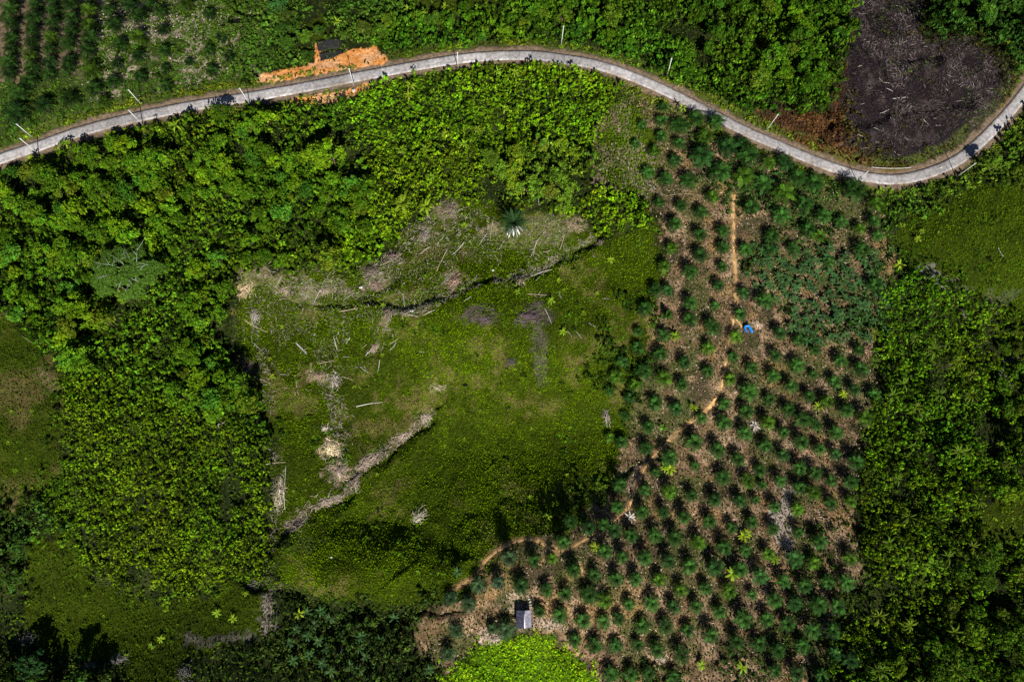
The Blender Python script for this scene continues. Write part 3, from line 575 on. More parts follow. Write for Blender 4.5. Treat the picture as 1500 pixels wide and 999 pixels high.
for (X_, Y_, Z_, px_, py_, c, hs, tn) in near:
    k = rng.integers(len(TREES)); s_ = rng.uniform(.8, 1.25)*(hs*.5+.5); cc, hn = hue_c(c)
    e = bpy.data.objects.new('broadleaf_tree', None); C.objects.link(e); e.location = (X_, Y_, Z_-.3); e.rotation_euler = (0, 0, rng.uniform(0, 6.28)); e.scale = (s_*rng.uniform(.75, 1.2), s_*rng.uniform(.75, 1.2), s_*hs*rng.uniform(.8, 1.25))
    cr = obj('crown', TREES[k][0], e); cr.color = (*cc, 1); obj('trunk', TREES[k][1], e)
    e['category'] = 'tree'; e['group'] = 'trees of the '+tn; items.append((e, px_, py_-6, hn+' broadleaf tree'))
label_all(items, 'broadleaf tree')

# ------------------------------------------------------------------ countless shrubs and climbers: masses
SH = []
for k in range(10):
    SH.append(crown_geo([1.3, 1.6, 1.1, 1.5, 1.8, 1.25, 1.45, 1.7, 1.0, 1.6][k], [2, 2.3, 1.6, 2.2, 2.6, 1.8, 2, 2.4, 1.5, 2.2][k], 5, 13, [.5, .62, .45, .55, .7, .5, .42, .6, .4, .5][k], .8, .4))
def shrubs(name, label, X, Y, Zz, c, hgt=1.0, size=1.0, var=.3, kinds=range(10)):
    Vs = []; Fs = []; Cs = []; n = 0; t1 = fbm(X, Y, 12, 91, 3); t2 = fbm(X, Y, 30, 95, 2)
    hn = fbm(X, Y, 9, 101, 2); c = np.array(c)*np.array([.96, 1.04, .9])
    for i in range(len(X)):
        V, F, cc = SH[kinds[rng.integers(len(kinds))]]; a = rng.uniform(0, 6.28); s_ = size*rng.uniform(.55, 1.4); ca, sa = math.cos(a)*s_, math.sin(a)*s_
        hh = s_*hgt*(.25+1.5*hn[i])*rng.uniform(.8, 1.25)
        W = np.stack([V[:, 0]*ca-V[:, 1]*sa+X[i], V[:, 0]*sa+V[:, 1]*ca+Y[i], V[:, 2]*hh+Zz[i]-.15], 1)
        k = c*(1+var*rng.normal())*(.55+.9*t1[i])*np.array([.75+.55*t2[i], 1, 1.1-.2*t2[i]])
        Vs.append(W); Fs.append(F+n); n += len(W); Cs.append(cc*np.clip(k, .004, .5))
    o = obj(name, quadmesh(name, np.vstack(Vs), np.vstack(Fs), [M_leaf], np.vstack(Cs))); tag(o, label, 'undergrowth', kind='stuff'); print(name, len(X), n//4)
    return o
if far:
    Vs = []; Fs = []; Cs = []; n = 0
    for (X_, Y_, Z_, px_, py_, c, hs, tn) in far:
        me = TREES[rng.integers(len(TREES))][0]; nv = len(me.vertices); v = np.empty(nv*3, np.float32); me.vertices.foreach_get('co', v); v = v.reshape(-1, 3)
        cc = np.empty(nv*4, np.float32); me.color_attributes['tint'].data.foreach_get('color', cc); cc = cc.reshape(-1, 4)[:, :3]
        s_ = rng.uniform(.8, 1.25)*(hs*.5+.5); a = rng.uniform(0, 6.28)
        W = np.stack([(v[:, 0]*math.cos(a)-v[:, 1]*math.sin(a))*s_+X_, (v[:, 0]*math.sin(a)+v[:, 1]*math.cos(a))*s_+Y_, v[:, 2]*s_*hs+Z_-.3], 1)
        Vs.append(W); Fs.append(np.arange(nv).reshape(-1, 4)+n); n += nv; Cs.append(cc*hue_c(c)[0])
    tag(obj('treetops', quadmesh('treetops', np.vstack(Vs), np.vstack(Fs), [M_leaf], np.vstack(Cs))), 'farther treetops of the forest along the upper edge', 'treetops', kind='stuff')
def zonefill(poly, sp, out=(), gapthr=None, gs=14):
    X, Y, Zz, px, py = scatter(poly, sp, .45)
    m = ~keepout(px, py, out)
    if gapthr is not None: m &= fbm(X, Y, gs, 131, 3) > gapthr
    return X[m], Y[m], Zz[m]
GR = ('grass', 'gl', 'gb', 'gr', 'plant', 'burn', 'o1', 'o2', 'gt', 'gt2', 'field')
W = 1.0
shrubs('forest_undergrowth', 'dark green bushes filling the forest between the taller crowns', *zonefill([(-30, 255), (0, 240), (60, 222), (200, 186), (360, 158), (500, 140), (520, 240), (560, 300), (545, 385), (340, 412), (325, 500), (352, 530), (385, 565), (395, 640), (300, 610), (200, 565), (100, 545), (60, 500), (-30, 445)], 1.9, ('grass', 'gl', 'o2'), .33), (.075, .145, .006), 1.2, .95, .4)
shrubs('bright_thicket', 'bright yellow-green thicket above the grass bowl', *zonefill('bright', 1.75, ('plant', 'grass', 'hole1', 'o2')), (.13, .225, .005), 1.05, .85, .36)
shrubs('bowl_edge_thicket', 'bushes with black hollows right above the withered fan palm', *zonefill('hole1', 2.2, ('plant', 'grass'), .47), (.10, .17, .014), 1.4, 1.1)
shrubs('low_scrub', 'low yellow-green scrub left of the grass bowl', *zonefill('wfine', 1.42, ('gl', 'gb', 'grass'), .29), (.115, .19, .005), 1.15, .78, .3, [0, 2, 5, 6, 8])
shrubs('neon_thicket', 'vivid lime green thicket below the hut', *zonefill('neon', 1.12), (.24, .42, .005), .55, .62, .2, [0, 2, 5, 6, 8])
shrubs('roadside_forest_undergrowth', 'green bushes of the forest above the road', *zonefill([(505, 62), (550, 50), (600, 25), (740, -30), (1248, -30), (1240, 90), (1225, 170), (1110, 170), (1020, 135), (940, 98), (860, 76), (760, 66), (660, 70), (575, 84), (550, 62)], 2.2, ('gt', 'burn', 'o1', 'rust'), .3), (.055, .125, .006), 1.3, 1.1)
shrubs('corner_forest_undergrowth', 'dark bushes right of the burnt clearing', *zonefill([(1352, -30), (1560, -30), (1560, 100), (1480, 112), (1440, 62), (1356, 50)], 2.4, ('burn',), .34), (.045, .10, .012), 1.4, 1.1)
shrubs('right_thicket', 'dark yellow-green thicket right of the plantation', *zonefill([(1285, 440), (1330, 395), (1400, 415), (1500, 480), (1560, 480), (1560, 1050), (1190, 1050), (1225, 930), (1275, 850), (1255, 790), (1260, 660), (1282, 600)], 1.75, ('gr', 'grb'), .34, 11), (.10, .19, .006), 1.3, .8, .4)
shrubs('road_bend_thicket', 'bushes between the road bend and the right hand meadow', *zonefill([(1290, 290), (1340, 280), (1420, 262), (1500, 160), (1560, 120), (1560, 290), (1430, 262), (1400, 292), (1330, 315), (1300, 345), (1285, 320)], 2.1), (.085, .15, .012), 1.0, 1.0)
shrubs('lower_left_thicket', 'very dark bushes around the lower left meadow', *zonefill([(-40, 738), (60, 722), (100, 780), (45, 792), (40, 900), (60, 962), (180, 978), (200, 1060), (-40, 1060)], 2.4, ('gl', 'gb'), .4), (.05, .09, .012), 1.3, 1.1)
shrubs('lower_edge_undergrowth', 'dark undergrowth between the banana plants at the lower edge', *zonefill('botdark', 2.6, ('plant', 'neon', 'gb'), .5), (.04, .07, .012), .7, 1.0)
shrubs('upper_field_undergrowth', 'bushes between the upper field and the orange clearing', *zonefill([(330, 0), (450, -30), (590, -30), (600, 28), (540, 60), (505, 60), (500, 50), (455, 60), (458, 95), (420, 104), (380, 116), (345, 122)], 2.3, ('gt', 'gt2', 'o1'), .38), (.06, .12, .012), .95, 1.0)
shrubs('palm_row_undergrowth', 'weeds between the oil palms of the upper left field', *zonefill('field', 2.0, ('rows',), .47), (.05, .10, .010), .28, .8)
shrubs('plantation_weeds', 'patches of weeds between the palms near the road', *zonefill('dense', 2.2, (), .40), (.045, .09, .016), .6, .9)
shrubs('rim_shade_scrub', 'scrub added to stand in for shade between the grass bowl and the palms', *zonefill([(900, 430), (965, 430), (962, 520), (935, 600), (915, 650), (880, 640), (862, 560), (885, 490)], 2.2, (), .42), (.035, .065, .006), .8, .9)  # dark bushes added in place of the shadow along this strip
shrubs('foot_shade_scrub', 'scrub added to stand in for shade at the foot of the grass bowl', *zonefill([(840, 700), (900, 690), (890, 740), (850, 778), (790, 780), (800, 745)], 2.4, (), .45), (.04, .075, .006), .6, .9)  # added dark bushes carry the shade of the slope foot in their colour
shrubs('ash_edge_scrub', 'dark half burnt scrub around the burnt clearing', *zonefill([(1335, 55), (1360, 30), (1450, 45), (1500, 100), (1480, 170), (1400, 225), (1330, 242), (1250, 235), (1222, 190), (1235, 90), (1255, 95), (1245, 190), (1330, 228), (1410, 205), (1455, 160), (1465, 115), (1430, 72)], 1.9, (), .38), (.06, .05, .014), .7, .8)
shrubs('regrowth', 'sparse regrowth on the burnt clearing', *zonefill('burn', 2.6, (), .57, 9), (.06, .075, .02), .4, .6)
for zn, lb in (('gl', 'scattered low bushes on the clearing at the left edge'), ('gb', 'scattered low bushes on the lower left meadow'), ('gr', 'scattered low bushes on the right hand meadow'), ('grass', 'scattered low bushes in the grass bowl'), ('grb', 'scattered low bushes at the lower right edge')):
    shrubs('scattered_bushes', lb, *zonefill(zn, 2.6, (), .585, 7), (.06, .11, .005) if zn != 'gl' else (.06, .08, .01), .35, .6, .4)
for pg, lb in (([(1290, 340), (1340, 375), (1400, 400), (1450, 430), (1510, 470), (1510, 500), (1440, 460), (1400, 425), (1330, 405), (1280, 380)], 'bushes straggling down the edge of the right hand meadow'), ([(70, 520), (110, 560), (115, 690), (80, 740), (0, 755), (0, 720), (60, 700), (80, 640), (78, 580), (50, 510)], 'bushes straggling round the clearing at the left edge'),
               ([(30, 780), (110, 770), (140, 820), (210, 862), (350, 838), (410, 850), (400, 875), (350, 868), (260, 895), (190, 890), (120, 850), (90, 800), (50, 805), (55, 900), (30, 920)], 'bushes straggling round the lower left meadow'), ([(1415, 740), (1500, 690), (1510, 720), (1440, 750), (1450, 795), (1510, 785), (1510, 810), (1430, 815)], 'bushes straggling round the lower right grass')):
    shrubs('edge_bushes', lb, *zonefill(pg, 2.0, (), .45, 6), (.065, .12, .005), .7, .75, .4)
shrubs('plantation_rim_scrub', 'dark scrub closing in on the lower right palms', *zonefill([(1180, 780), (1260, 740), (1275, 850), (1230, 920), (1190, 1040), (880, 1040), (870, 985), (1000, 975), (1100, 940), (1160, 880)], 2.2, (), .42, 8), (.03, .06, .008), .6, .85)
# verge weeds along the road
sv = np.arange(6, L-4, .75); X = []; Y = []
for sg in (-1, 1):
    j = rng.uniform(4.2, 7.2, len(sv)); xs = np.interp(sv, RS, ROAD[:, 0]); ys = np.interp(sv, RS, ROAD[:, 1]); tx = np.gradient(xs); ty = np.gradient(ys); q_ = np.hypot(tx, ty)
    X.append(xs-ty/q_*j*sg); Y.append(ys+tx/q_*j*sg)
X = np.concatenate(X); Y = np.concatenate(Y); Zz = H(X, Y); px, py = proj(X, Y, Zz); m = ~keepout(px, py, ('o1', 'o2', 'burn')) & (fbm(X, Y, 8, 141, 2) > .38) & ~inpoly(px, py, [(1180, 235), (1230, 200), (1440, 190), (1400, 262), (1180, 262)])
shrubs('verge_weeds', 'yellow-green weeds along both verges of the road', X[m], Y[m], Zz[m], (.15, .20, .012), .4, .7)
X, Y, Zz = zonefill([(1282, 250), (1300, 236), (1350, 236), (1380, 225), (1385, 238), (1340, 252)], 1.6, ()); shrubs('guardrail_weeds', 'lime green weeds behind the guardrail', X, Y, Zz, (.13, .2, .012), .5, .7)
X, Y, Zz = zonefill('rust', 1.9, ('burn',), .45); shrubs('withered_scrub', 'rust brown withered scrub around the burnt clearing', X, Y, Zz, (.12, .06, .022), .6, .8)

# ------------------------------------------------------------------ grass (uncountable)
def grassy(name, label, poly, dens_sp, size, cA, cB, tall=.35, out=()):
    X, Y, Zz, px, py = scatter(poly, dens_sp, .5); m = ~keepout(px, py, out); X, Y, Zz = X[m], Y[m], Zz[m]
    n = len(X); P = np.stack([X, Y, Zz+rng.uniform(.03, tall, n)], 1); nn = np.stack([rng.normal(size=n)*.7, rng.normal(size=n)*.7, np.ones(n)*.7], 1)
    V, F = cards(P, nn, rng.uniform(.5, 1.6, n)*size, 2.0); t = np.clip(.5*fbm(X, Y, 14, 151, 3)+.3*fbm(X, Y, 3, 161, 2)+.2*rng.random(n), 0, 1)
    w = sm(.34, .55, t)[:, None]; cc = (np.array(cA)*(1-w)+np.array(cB)*w)*rng.uniform(.6, 1.4, (n, 1))
    tag(obj(name, quadmesh(name, V, F, [M_grass], np.repeat(cc, 4, 0))), label, 'grass', kind='stuff'); print(name, n)
grassy('grass', 'rough olive and lime grass covering the central bowl', 'grass', .46, .36, (.045, .072, .003), (.115, .205, .001), .4)
grassy('grass', 'lime grass with painted-in sunlight on the slope in the middle of the bowl', [(590, 485), (640, 470), (700, 475), (780, 500), (870, 545), (885, 585), (830, 635), (760, 650), (690, 610), (640, 600), (600, 590)], .62, .38, (.09, .14, .002), (.15, .25, .001), .42)  # brighter blades laid over the grass paint the sun on this slope
grassy('grass', 'grass with painted sunlight on the knoll at the lower edge of the bowl', [(420, 810), (520, 790), (600, 810), (650, 860), (560, 880), (460, 870), (410, 860)], .65, .38, (.07, .11, .002), (.13, .21, .001), .42)  # blade colour raised here to carry the sunlight on the knoll
grassy('grass', 'brownish grass of the clearing at the left edge', 'gl', .6, .4, (.045, .055, .006), (.05, .105, .003), .55)
grassy('grass', 'dark olive grass of the lower left meadow', 'gb', .6, .4, (.03, .045, .005), (.055, .10, .002), .55)
grassy('grass', 'green grass of the right hand meadow', 'gr', .56, .4, (.025, .05, .004), (.07, .145, .002), .55)
grassy('grass', 'green grass between the trees at the upper edge', 'gt', .9, .5, (.05, .08, .012), (.08, .13, .01))
grassy('grass', 'green grass at the lower right edge', 'grb', .9, .5, (.06, .08, .012), (.10, .13, .01))
grassy('grass', 'green grass by the narrow top of the plantation', 'inlet', .52, .6, (.05, .08, .008), (.085, .16, .004), .7)

forest = [(-60, -40), (1560, -40), (1560, 1060), (-60, 1060)]
grassy('ground_cover', 'dark low leaves covering the ground under the bushes', forest, .95, .7, (.022, .040, .006), (.05, .095, .007), .8, ('grass', 'gl', 'gb', 'gr', 'gt', 'gt2', 'grb', 'plant', 'burn', 'rust', 'o1', 'o2', 'field', 'neon'))
grassy('ground_cover', 'rusty withered weeds between the road and the burnt clearing', 'rust', .6, .6, (.04, .026, .012), (.10, .048, .018), .6, ('burn',))
grassy('ground_cover', 'low weeds of the upper left field', 'field', .95, .6, (.035, .06, .008), (.075, .14, .01), .5, ('rows', 'o1'))
# ------------------------------------------------------------------ litter lying on the plantation soil and on the burnt clearing
def litter(name, label, poly, sp, Ln, wd, cols, thr=None, hz=.12, curl=.3):
    X, Y, Zz, px, py = scatter(poly, sp, .5)
    if thr is not None:
        m = fbm(X, Y, 8, 171, 3) > thr; X, Y, Zz = X[m], Y[m], Zz[m]
    n = len(X); a = 9*fbm(X, Y, 18, 181, 2)+rng.normal(size=n)*.6; l = rng.uniform(.4, 1.3, n)*Ln; w = rng.uniform(.6, 1.4, n)*wd
    t = np.stack([np.cos(a), np.sin(a), rng.normal(size=n)*.15], 1); b = np.stack([-np.sin(a), np.cos(a), rng.normal(size=n)*.3], 1); P = np.stack([X, Y, Zz+rng.uniform(.05, hz, n)], 1)
    V = np.stack([P-t*l[:, None]/2-b*w[:, None]*.3, P-t*l[:, None]/2+b*w[:, None]*.3, P+b*w[:, None]/2+[0, 0, .06], P-b*w[:, None]/2+[0, 0, .06], P+t*l[:, None]/2+b*(w[:, None]*.3+curl*l[:, None]*.3), P+t*l[:, None]/2+b*(-w[:, None]*.3+curl*l[:, None]*.3)], 1)
    k = np.arange(n)[:, None]*6; F = np.concatenate([k+[0, 3, 2, 1], k+[3, 5, 4, 2]]); cs = np.array(cols)[rng.integers(len(cols), size=n)]*rng.uniform(.6, 1.35, (n, 1))
    tag(obj(name, quadmesh(name, V.reshape(-1, 3), F, [M_dead], np.repeat(cs, 6, 0))), label, 'litter', kind='stuff'); print(name, n)
litter('leaf_litter', 'dry fronds and chips strewn over the brown plantation soil', 'plant', .95, .7, .2, [(.38, .29, .22), (.2, .13, .08), (.5, .38, .3), (.09, .11, .03), (.14, .09, .05), (.08, .10, .03), (.1, .07, .04)], .36)
litter('leaf_litter', 'pale dry debris strewn over the upper field', [(150, 0), (400, 0), (380, 105), (200, 135), (120, 150)], .95, .7, .24, [(.36, .3, .25), (.22, .18, .14), (.05, .09, .02), (.5, .45, .38)], .5)
litter('burnt_litter', 'grey and charred twigs covering the burnt clearing', 'burn', .75, 1.5, .12, [(.02, .015, .016), (.035, .026, .026), (.07, .055, .055), (.045, .032, .03), (.014, .011, .012)], None, .9)
litter('burnt_litter', 'pale ashen twigs in streaks over the burnt clearing', 'burn', .55, 1.1, .17, [(.06, .045, .045), (.035, .024, .025), (.12, .1, .1), (.028, .02, .02), (.016, .012, .012), (.05, .032, .024)], .5, .9)
litter('burnt_litter', 'ashen pale branches streaking the left part of the burnt clearing', [(1258, -20), (1342, -20), (1348, 90), (1330, 150), (1335, 205), (1290, 190), (1248, 150)], .6, 1.7, .16, [(.13, .105, .105), (.07, .05, .05), (.2, .17, .165), (.035, .026, .026), (.02, .015, .015)], .55, 1.0)
litter('burnt_litter', 'ashen pale branches on the right part of the burnt clearing', [(1380, 80), (1440, 90), (1460, 130), (1430, 160), (1390, 130)], .7, 1.5, .15, [(.17, .145, .14), (.08, .065, .06)], .58, .9)
litter('dry_stalks', 'thin dry stalks strewn over the cleared upper part of the grass bowl', [(350, 395), (440, 395), (560, 372), (640, 300), (850, 320), (870, 355), (800, 400), (700, 420), (600, 460), (560, 520), (470, 570), (400, 560), (355, 520)], .9, 1.2, .10, [(.34, .3, .22), (.18, .17, .09), (.38, .34, .28), (.1, .12, .03)], .42, .3)

grassy('soil_weeds', 'low green weeds creeping over the plantation soil', 'plant', .8, .5, (.03, .045, .012), (.05, .085, .014), .5)
def strip(name, label, line, off0, off1, n, cols, Ln=1.6, wd=.1):
    x, y, z = at(*catmull(line, 6).T); ln = np.stack([x, y], 1); cs = np.concatenate([[0], np.cumsum(np.hypot(*np.diff(ln, axis=0).T))]); t = rng.uniform(0, cs[-1], n)
    X = np.interp(t, cs, x); Y = np.interp(t, cs, y); tx = np.interp(t+.5, cs, x)-np.interp(t-.5, cs, x); ty = np.interp(t+.5, cs, y)-np.interp(t-.5, cs, y); q_ = np.hypot(tx, ty)+1e-6
    o = rng.uniform(off0, off1, n)*rng.uniform(.3, 1, n); X = X-ty/q_*o; Y = Y+tx/q_*o; k = fbm(X, Y, 6, 191, 2) > .42; X, Y, tx, ty, q_ = X[k], Y[k], tx[k], ty[k], q_[k]; n = len(X)
    mb = MB(); a0 = np.arctan2(ty, tx)
    for i in range(n):
        a = a0[i]+rng.normal()*1.0; l = rng.uniform(.4, 1.4)*Ln; z_ = float(H(X[i], Y[i]))+rng.uniform(.1, .55); d = np.array([math.cos(a), math.sin(a), rng.uniform(-.15, .15)]); e2 = np.array([-d[1], d[0], 0])*rng.uniform(-.3, .3)
        p = np.array([X[i], Y[i], z_]); mb.tube([p-d*l/2, p+e2*l*.3, p+d*l/2], [wd*.5, wd*.45, wd*.2], 4, np.array(cols[rng.integers(len(cols))])*rng.uniform(.6, 1.3))
    tag(obj(name, mb.mesh(name, M_dead)), label, 'dead brush', kind='stuff')
WC = [(.42, .36, .29), (.3, .24, .19), (.55, .5, .44), (.2, .15, .12)]
strip('dead_brush', 'tangled pale stalks along the upper gully', [(560, 458), (600, 463), (640, 449), (700, 421), (745, 413), (790, 404), (820, 381), (872, 352)], 0, 5, 700, WC)
strip('dead_brush', 'tangled dead stalks along the lower gully', [(425, 780), (455, 750), (505, 728), (530, 696), (560, 674), (600, 640), (640, 604)], 0, 5, 800, [(.34, .26, .21), (.45, .37, .3), (.24, .18, .15)])
strip('dead_brush', 'dry stalks fringing the forest edge above the bowl', [(350, 400), (400, 418), (460, 420), (520, 424), (560, 405), (600, 365), (640, 325), (670, 300)], -4, 8, 1100, WC)
strip('dead_brush', 'dry stalks fringing the left side of the bowl', [(362, 430), (378, 480), (392, 560), (402, 640), (408, 700), (400, 770), (395, 850), (392, 930)], -3, 3, 800, [(.32, .27, .2), (.42, .37, .3), (.18, .15, .12)])
strip('dead_brush', 'dry stalks in the middle of the bowl', [(470, 545), (492, 580), (500, 630), (490, 680), (510, 720)], -5, 5, 480, WC)
strip('dead_brush', 'dry stalks below the withered fan palm', [(620, 345), (700, 330), (780, 345), (850, 335)], -7, 7, 600, WC)
strip('dead_brush', 'grey dead vines along the edge of the right hand meadow', [(1340, 392), (1400, 415), (1450, 445), (1500, 485)], -2, 2, 160, [(.2, .18, .16), (.3, .28, .26)])
# ------------------------------------------------------------------ fallen logs and bleached branches, each its own
segs = []
segs += [(340+a/4.163, 280+b/4.163, 340+c/4.163, 280+d/4.163) for a, b, c, d in [(205, 460, 245, 525), (305, 510, 262, 588), (218, 570, 242, 598), (70, 780, 215, 860), (115, 875, 125, 920), (125, 920, 190, 985), (385, 915, 455, 985), (540, 600, 500, 680), (570, 535, 545, 590), (610, 590, 615, 655), (745, 620, 675, 668), (650, 735, 765, 715), (835, 680, 830, 705), (1040, 620, 1052, 710), (1042, 735, 1045, 800), (1065, 755, 1130, 765), (1170, 755, 1235, 725), (1215, 335, 1148, 385), (1030, 385, 900, 455), (980, 400, 960, 350), (1000, 720, 930, 760), (915, 840, 975, 850), (615, 880, 640, 970), (635, 880, 650, 930), (1010, 900, 960, 935), (1000, 925, 958, 972), (820, 990, 880, 950), (720, 895, 695, 930), (820, 935, 790, 960), (300, 655, 345, 660), (355, 665, 415, 680), (415, 625, 480, 650), (350, 610, 390, 620), (1180, 285, 1210, 285), (1130, 275, 1165, 265)]]
segs += [(600+a/4.163, 270+b/4.163, 600+c/4.163, 270+d/4.163) for a, b, c, d in [(222, 298, 160, 370), (128, 378, 62, 425), (238, 382, 165, 530), (335, 348, 262, 430), (478, 215, 476, 280), (510, 212, 490, 320), (475, 295, 425, 370), (495, 310, 492, 345), (583, 335, 545, 400), (795, 315, 740, 440), (780, 330, 755, 435), (805, 345, 790, 375), (885, 330, 893, 375), (945, 295, 915, 400), (865, 400, 815, 415), (265, 530, 193, 610), (245, 560, 210, 605), (412, 550, 398, 585), (868, 520, 728, 570), (830, 535, 768, 592), (880, 480, 850, 515), (930, 490, 912, 530), (718, 668, 875, 670), (795, 690, 825, 665), (910, 645, 925, 695), (272, 665, 295, 695), (375, 685, 330, 715), (150, 700, 165, 745), (155, 765, 80, 800), (820, 750, 865, 850), (960, 895, 990, 930), (1005, 885, 1050, 940), (1090, 843, 1135, 870), (1180, 697, 1220, 698), (640, 825, 690, 838), (455, 815, 490, 835), (785, 85, 790, 130)]]
segs += [(340+a/3.331, 500+b/3.331, 340+c/3.331, 500+d/3.331) for a, b, c, d in [(305, 5, 365, 65), (495, 0, 512, 40), (420, 108, 500, 92), (540, 75, 575, 75), (330, 120, 322, 140), (232, 160, 280, 163), (335, 150, 303, 175), (312, 190, 315, 225), (318, 240, 325, 262), (100, 170, 185, 205), (150, 212, 190, 210), (620, 120, 665, 155), (720, 85, 710, 150), (800, 5, 770, 45), (650, 70, 695, 35), (540, 175, 590, 190), (487, 178, 525, 228), (470, 155, 455, 195), (605, 318, 735, 297), (545, 440, 590, 462), (985, 225, 1050, 215), (1000, 240, 1045, 225), (910, 50, 940, 52), (195, 545, 210, 585), (130, 505, 190, 530), (160, 600, 262, 590), (262, 600, 256, 700), (250, 720, 258, 820)]]
segs += [(31, 490, 43, 500), (43, 500, 67, 504), (47, 497, 58, 500), (313, 624, 330, 618), (318, 622, 324, 633), (876, 250, 891, 245), (910, 247, 916, 251), (947, 268, 962, 278), (966, 280, 974, 286), (975, 287, 1030, 286.5), (1074, 638, 1081, 661), (1156, 644, 1164, 662), (1039, 534, 1048, 535), (958, 701, 976, 739), (93, 26, 113, 52), (1295, 121, 1307, 124), (1256, 197, 1270, 204), (1396, 120, 1402, 115), (1462, 362, 1470, 376), (711, 877, 714, 890), (644, 966, 649, 976), (1308, 145, 1330, 143), (1241, 250, 1241.5, 251)]
for k in range(34):
    a, b = rng.uniform(1245, 1470), rng.uniform(5, 225); t_ = rng.uniform(-.7, 1.2); l_ = rng.uniform(5, 16)
    if inpoly(a, b, Z['burn']): segs.append((a, b, a+l_*math.cos(t_), b+l_*math.sin(t_)))
segs = [s_ for s_ in segs if math.hypot(s_[2]-s_[0], s_[3]-s_[1]) > 3]
items = []; LOGP = []
for a, b, c, d in segs:
    x1, y1, z1 = at1(a, b, .3); x2, y2, z2 = at1(c, d, .3); Ln = math.hypot(x2-x1, y2-y1); n = 6; P = []
    bow = rng.uniform(-.05, .05)*Ln; nx_, ny_ = -(y2-y1)/Ln, (x2-x1)/Ln
    for i in range(n):
        t = i/(n-1); X_, Y_ = x1+(x2-x1)*t+nx_*bow*math.sin(math.pi*t), y1+(y2-y1)*t+ny_*bow*math.sin(math.pi*t); P.append((X_, Y_, float(H(X_, Y_))+.28))
    P = np.array(P); P[:, 2] = np.maximum(P[:, 2], np.linspace(P[0, 2], P[-1, 2], n)); o0 = P.mean(0); P = P-o0
    r = float(np.clip(.035+.013*Ln, .05, .13)) if Ln < 11 else .06; mb = MB(); g_ = rng.uniform(.32, .7)
    cc = np.array([1, .95, .88])*g_ if rng.random() < .7 else np.array([.5, .4, .28])*rng.uniform(.7, 1.2)
    mb.tube(P, np.linspace(r, r*.45, n), 6, cc)
    for j in range(rng.integers(0, 4)):
        i = rng.integers(1, n-1); dvec = (P[i+1]-P[i]); dvec /= np.linalg.norm(dvec); dvec = dvec*.8+np.array([nx_, ny_, .25])*rng.choice([-1, 1])*.7; dvec[2] = abs(dvec[2]); mb.tube([P[i], P[i]+dvec*Ln*rng.uniform(.1, .25)], [r*.5, r*.2], 4, cc)
    o = obj('fallen_log', mb.mesh('fallen_log', M_dead), None, tuple(o0)); o['category'] = 'log'; o['group'] = 'felled logs and branches lying about the cleared ground'
    items.append((o, (a+c)/2, (b+d)/2, ('bleached ' if cc[1] > .42 else 'brown ')+('long log' if Ln > 6 else 'short log' if Ln < 3 else 'log')))
label_all(items, 'log')

# ------------------------------------------------------------------ brush heaps (each heap is one thing)
heaps = [(655, 306, 15, 11, 20, (.22, .17, .13)), (575, 376, 16, 9, 25, (.24, .18, .16)), (546, 396, 14, 10, 0, (.2, .16, .13)), (551, 417, 12, 7, 0, (.36, .26, .21)), (361, 423, 9, 15, -30, (.62, .48, .3)), (374, 465, 7, 9, 0, (.5, .46, .42)), (417, 426, 9, 4, 0, (.42, .33, .25)), (477, 426, 9, 5, 0, (.42, .32, .25)),
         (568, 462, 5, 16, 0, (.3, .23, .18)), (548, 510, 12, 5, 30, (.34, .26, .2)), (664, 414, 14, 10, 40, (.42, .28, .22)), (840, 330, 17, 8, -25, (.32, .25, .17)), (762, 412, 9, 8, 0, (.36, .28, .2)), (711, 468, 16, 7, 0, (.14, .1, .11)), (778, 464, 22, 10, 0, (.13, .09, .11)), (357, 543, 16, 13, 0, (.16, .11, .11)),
         (468, 551, 13, 6, 0, (.48, .36, .26)), (491, 557, 8, 12, 0, (.4, .35, .3)), (484, 655, 13, 13, 30, (.85, .7, .45)), (477, 628, 7, 5, 0, (.6, .52, .42)), (499, 690, 9, 11, 0, (.46, .36, .29)), (538, 676, 26, 8, 42, (.42, .33, .27)), (481, 734, 20, 7, 18, (.42, .34, .28)), (434, 768, 20, 8, 28, (.38, .31, .26)), (590, 638, 16, 5, 20, (.46, .36, .3)), (624, 613, 6, 9, 0, (.5, .42, .34)), (522, 705, 6, 12, 0, (.38, .3, .25)),
         (409, 724, 6, 22, 0, (.5, .43, .33)), (614, 757, 12, 8, 40, (.5, .46, .34)), (393, 880, 7, 14, 0, (.26, .23, .19)), (391, 915, 8, 16, 0, (.26, .22, .19)), (500, 955, 5, 3, 0, (.2, .17, .14)), (375, 858, 14, 6, 0, (.22, .21, .18)), (175, 966, 14, 5, 0, (.2, .19, .18)), (130, 975, 9, 4, 0, (.18, .18, .17)), (1366, 403, 11, 9, 0, (.36, .33, .3)), (1489, 510, 9, 9, 0, (.22, .21, .22)), (1472, 560, 9, 9, 0, (.18, .17, .17)), (1412, 462, 6, 9, 0, (.2, .17, .16)), (38, 935, 12, 7, 0, (.17, .15, .15)), (270, 985, 10, 9, 30, (.2, .19, .17)),
         (620, 345, 9, 14, 0, (.28, .24, .2)), (858, 155, 3, 3, 0, (.2, .15, .1)), (898, 170, 7, 14, 0, (.2, .13, .1)), (878, 355, 5, 5, 0, (.3, .25, .2)), (748, 530, 8, 6, 0, (.1, .08, .09)), (640, 568, 12, 5, 0, (.36, .32, .18)), (888, 610, 5, 10, 0, (.32, .27, .24)), (1105, 625, 8, 8, 0, (.5, .42, .36)), (725, 936, 12, 5, 0, (.6, .48, .4)), (1010, 925, 6, 6, 0, (.42, .32, .26)), (970, 965, 7, 4, 0, (.6, .5, .4)), (1110, 475, 8, 6, -30, (.7, .52, .4))]
items = []
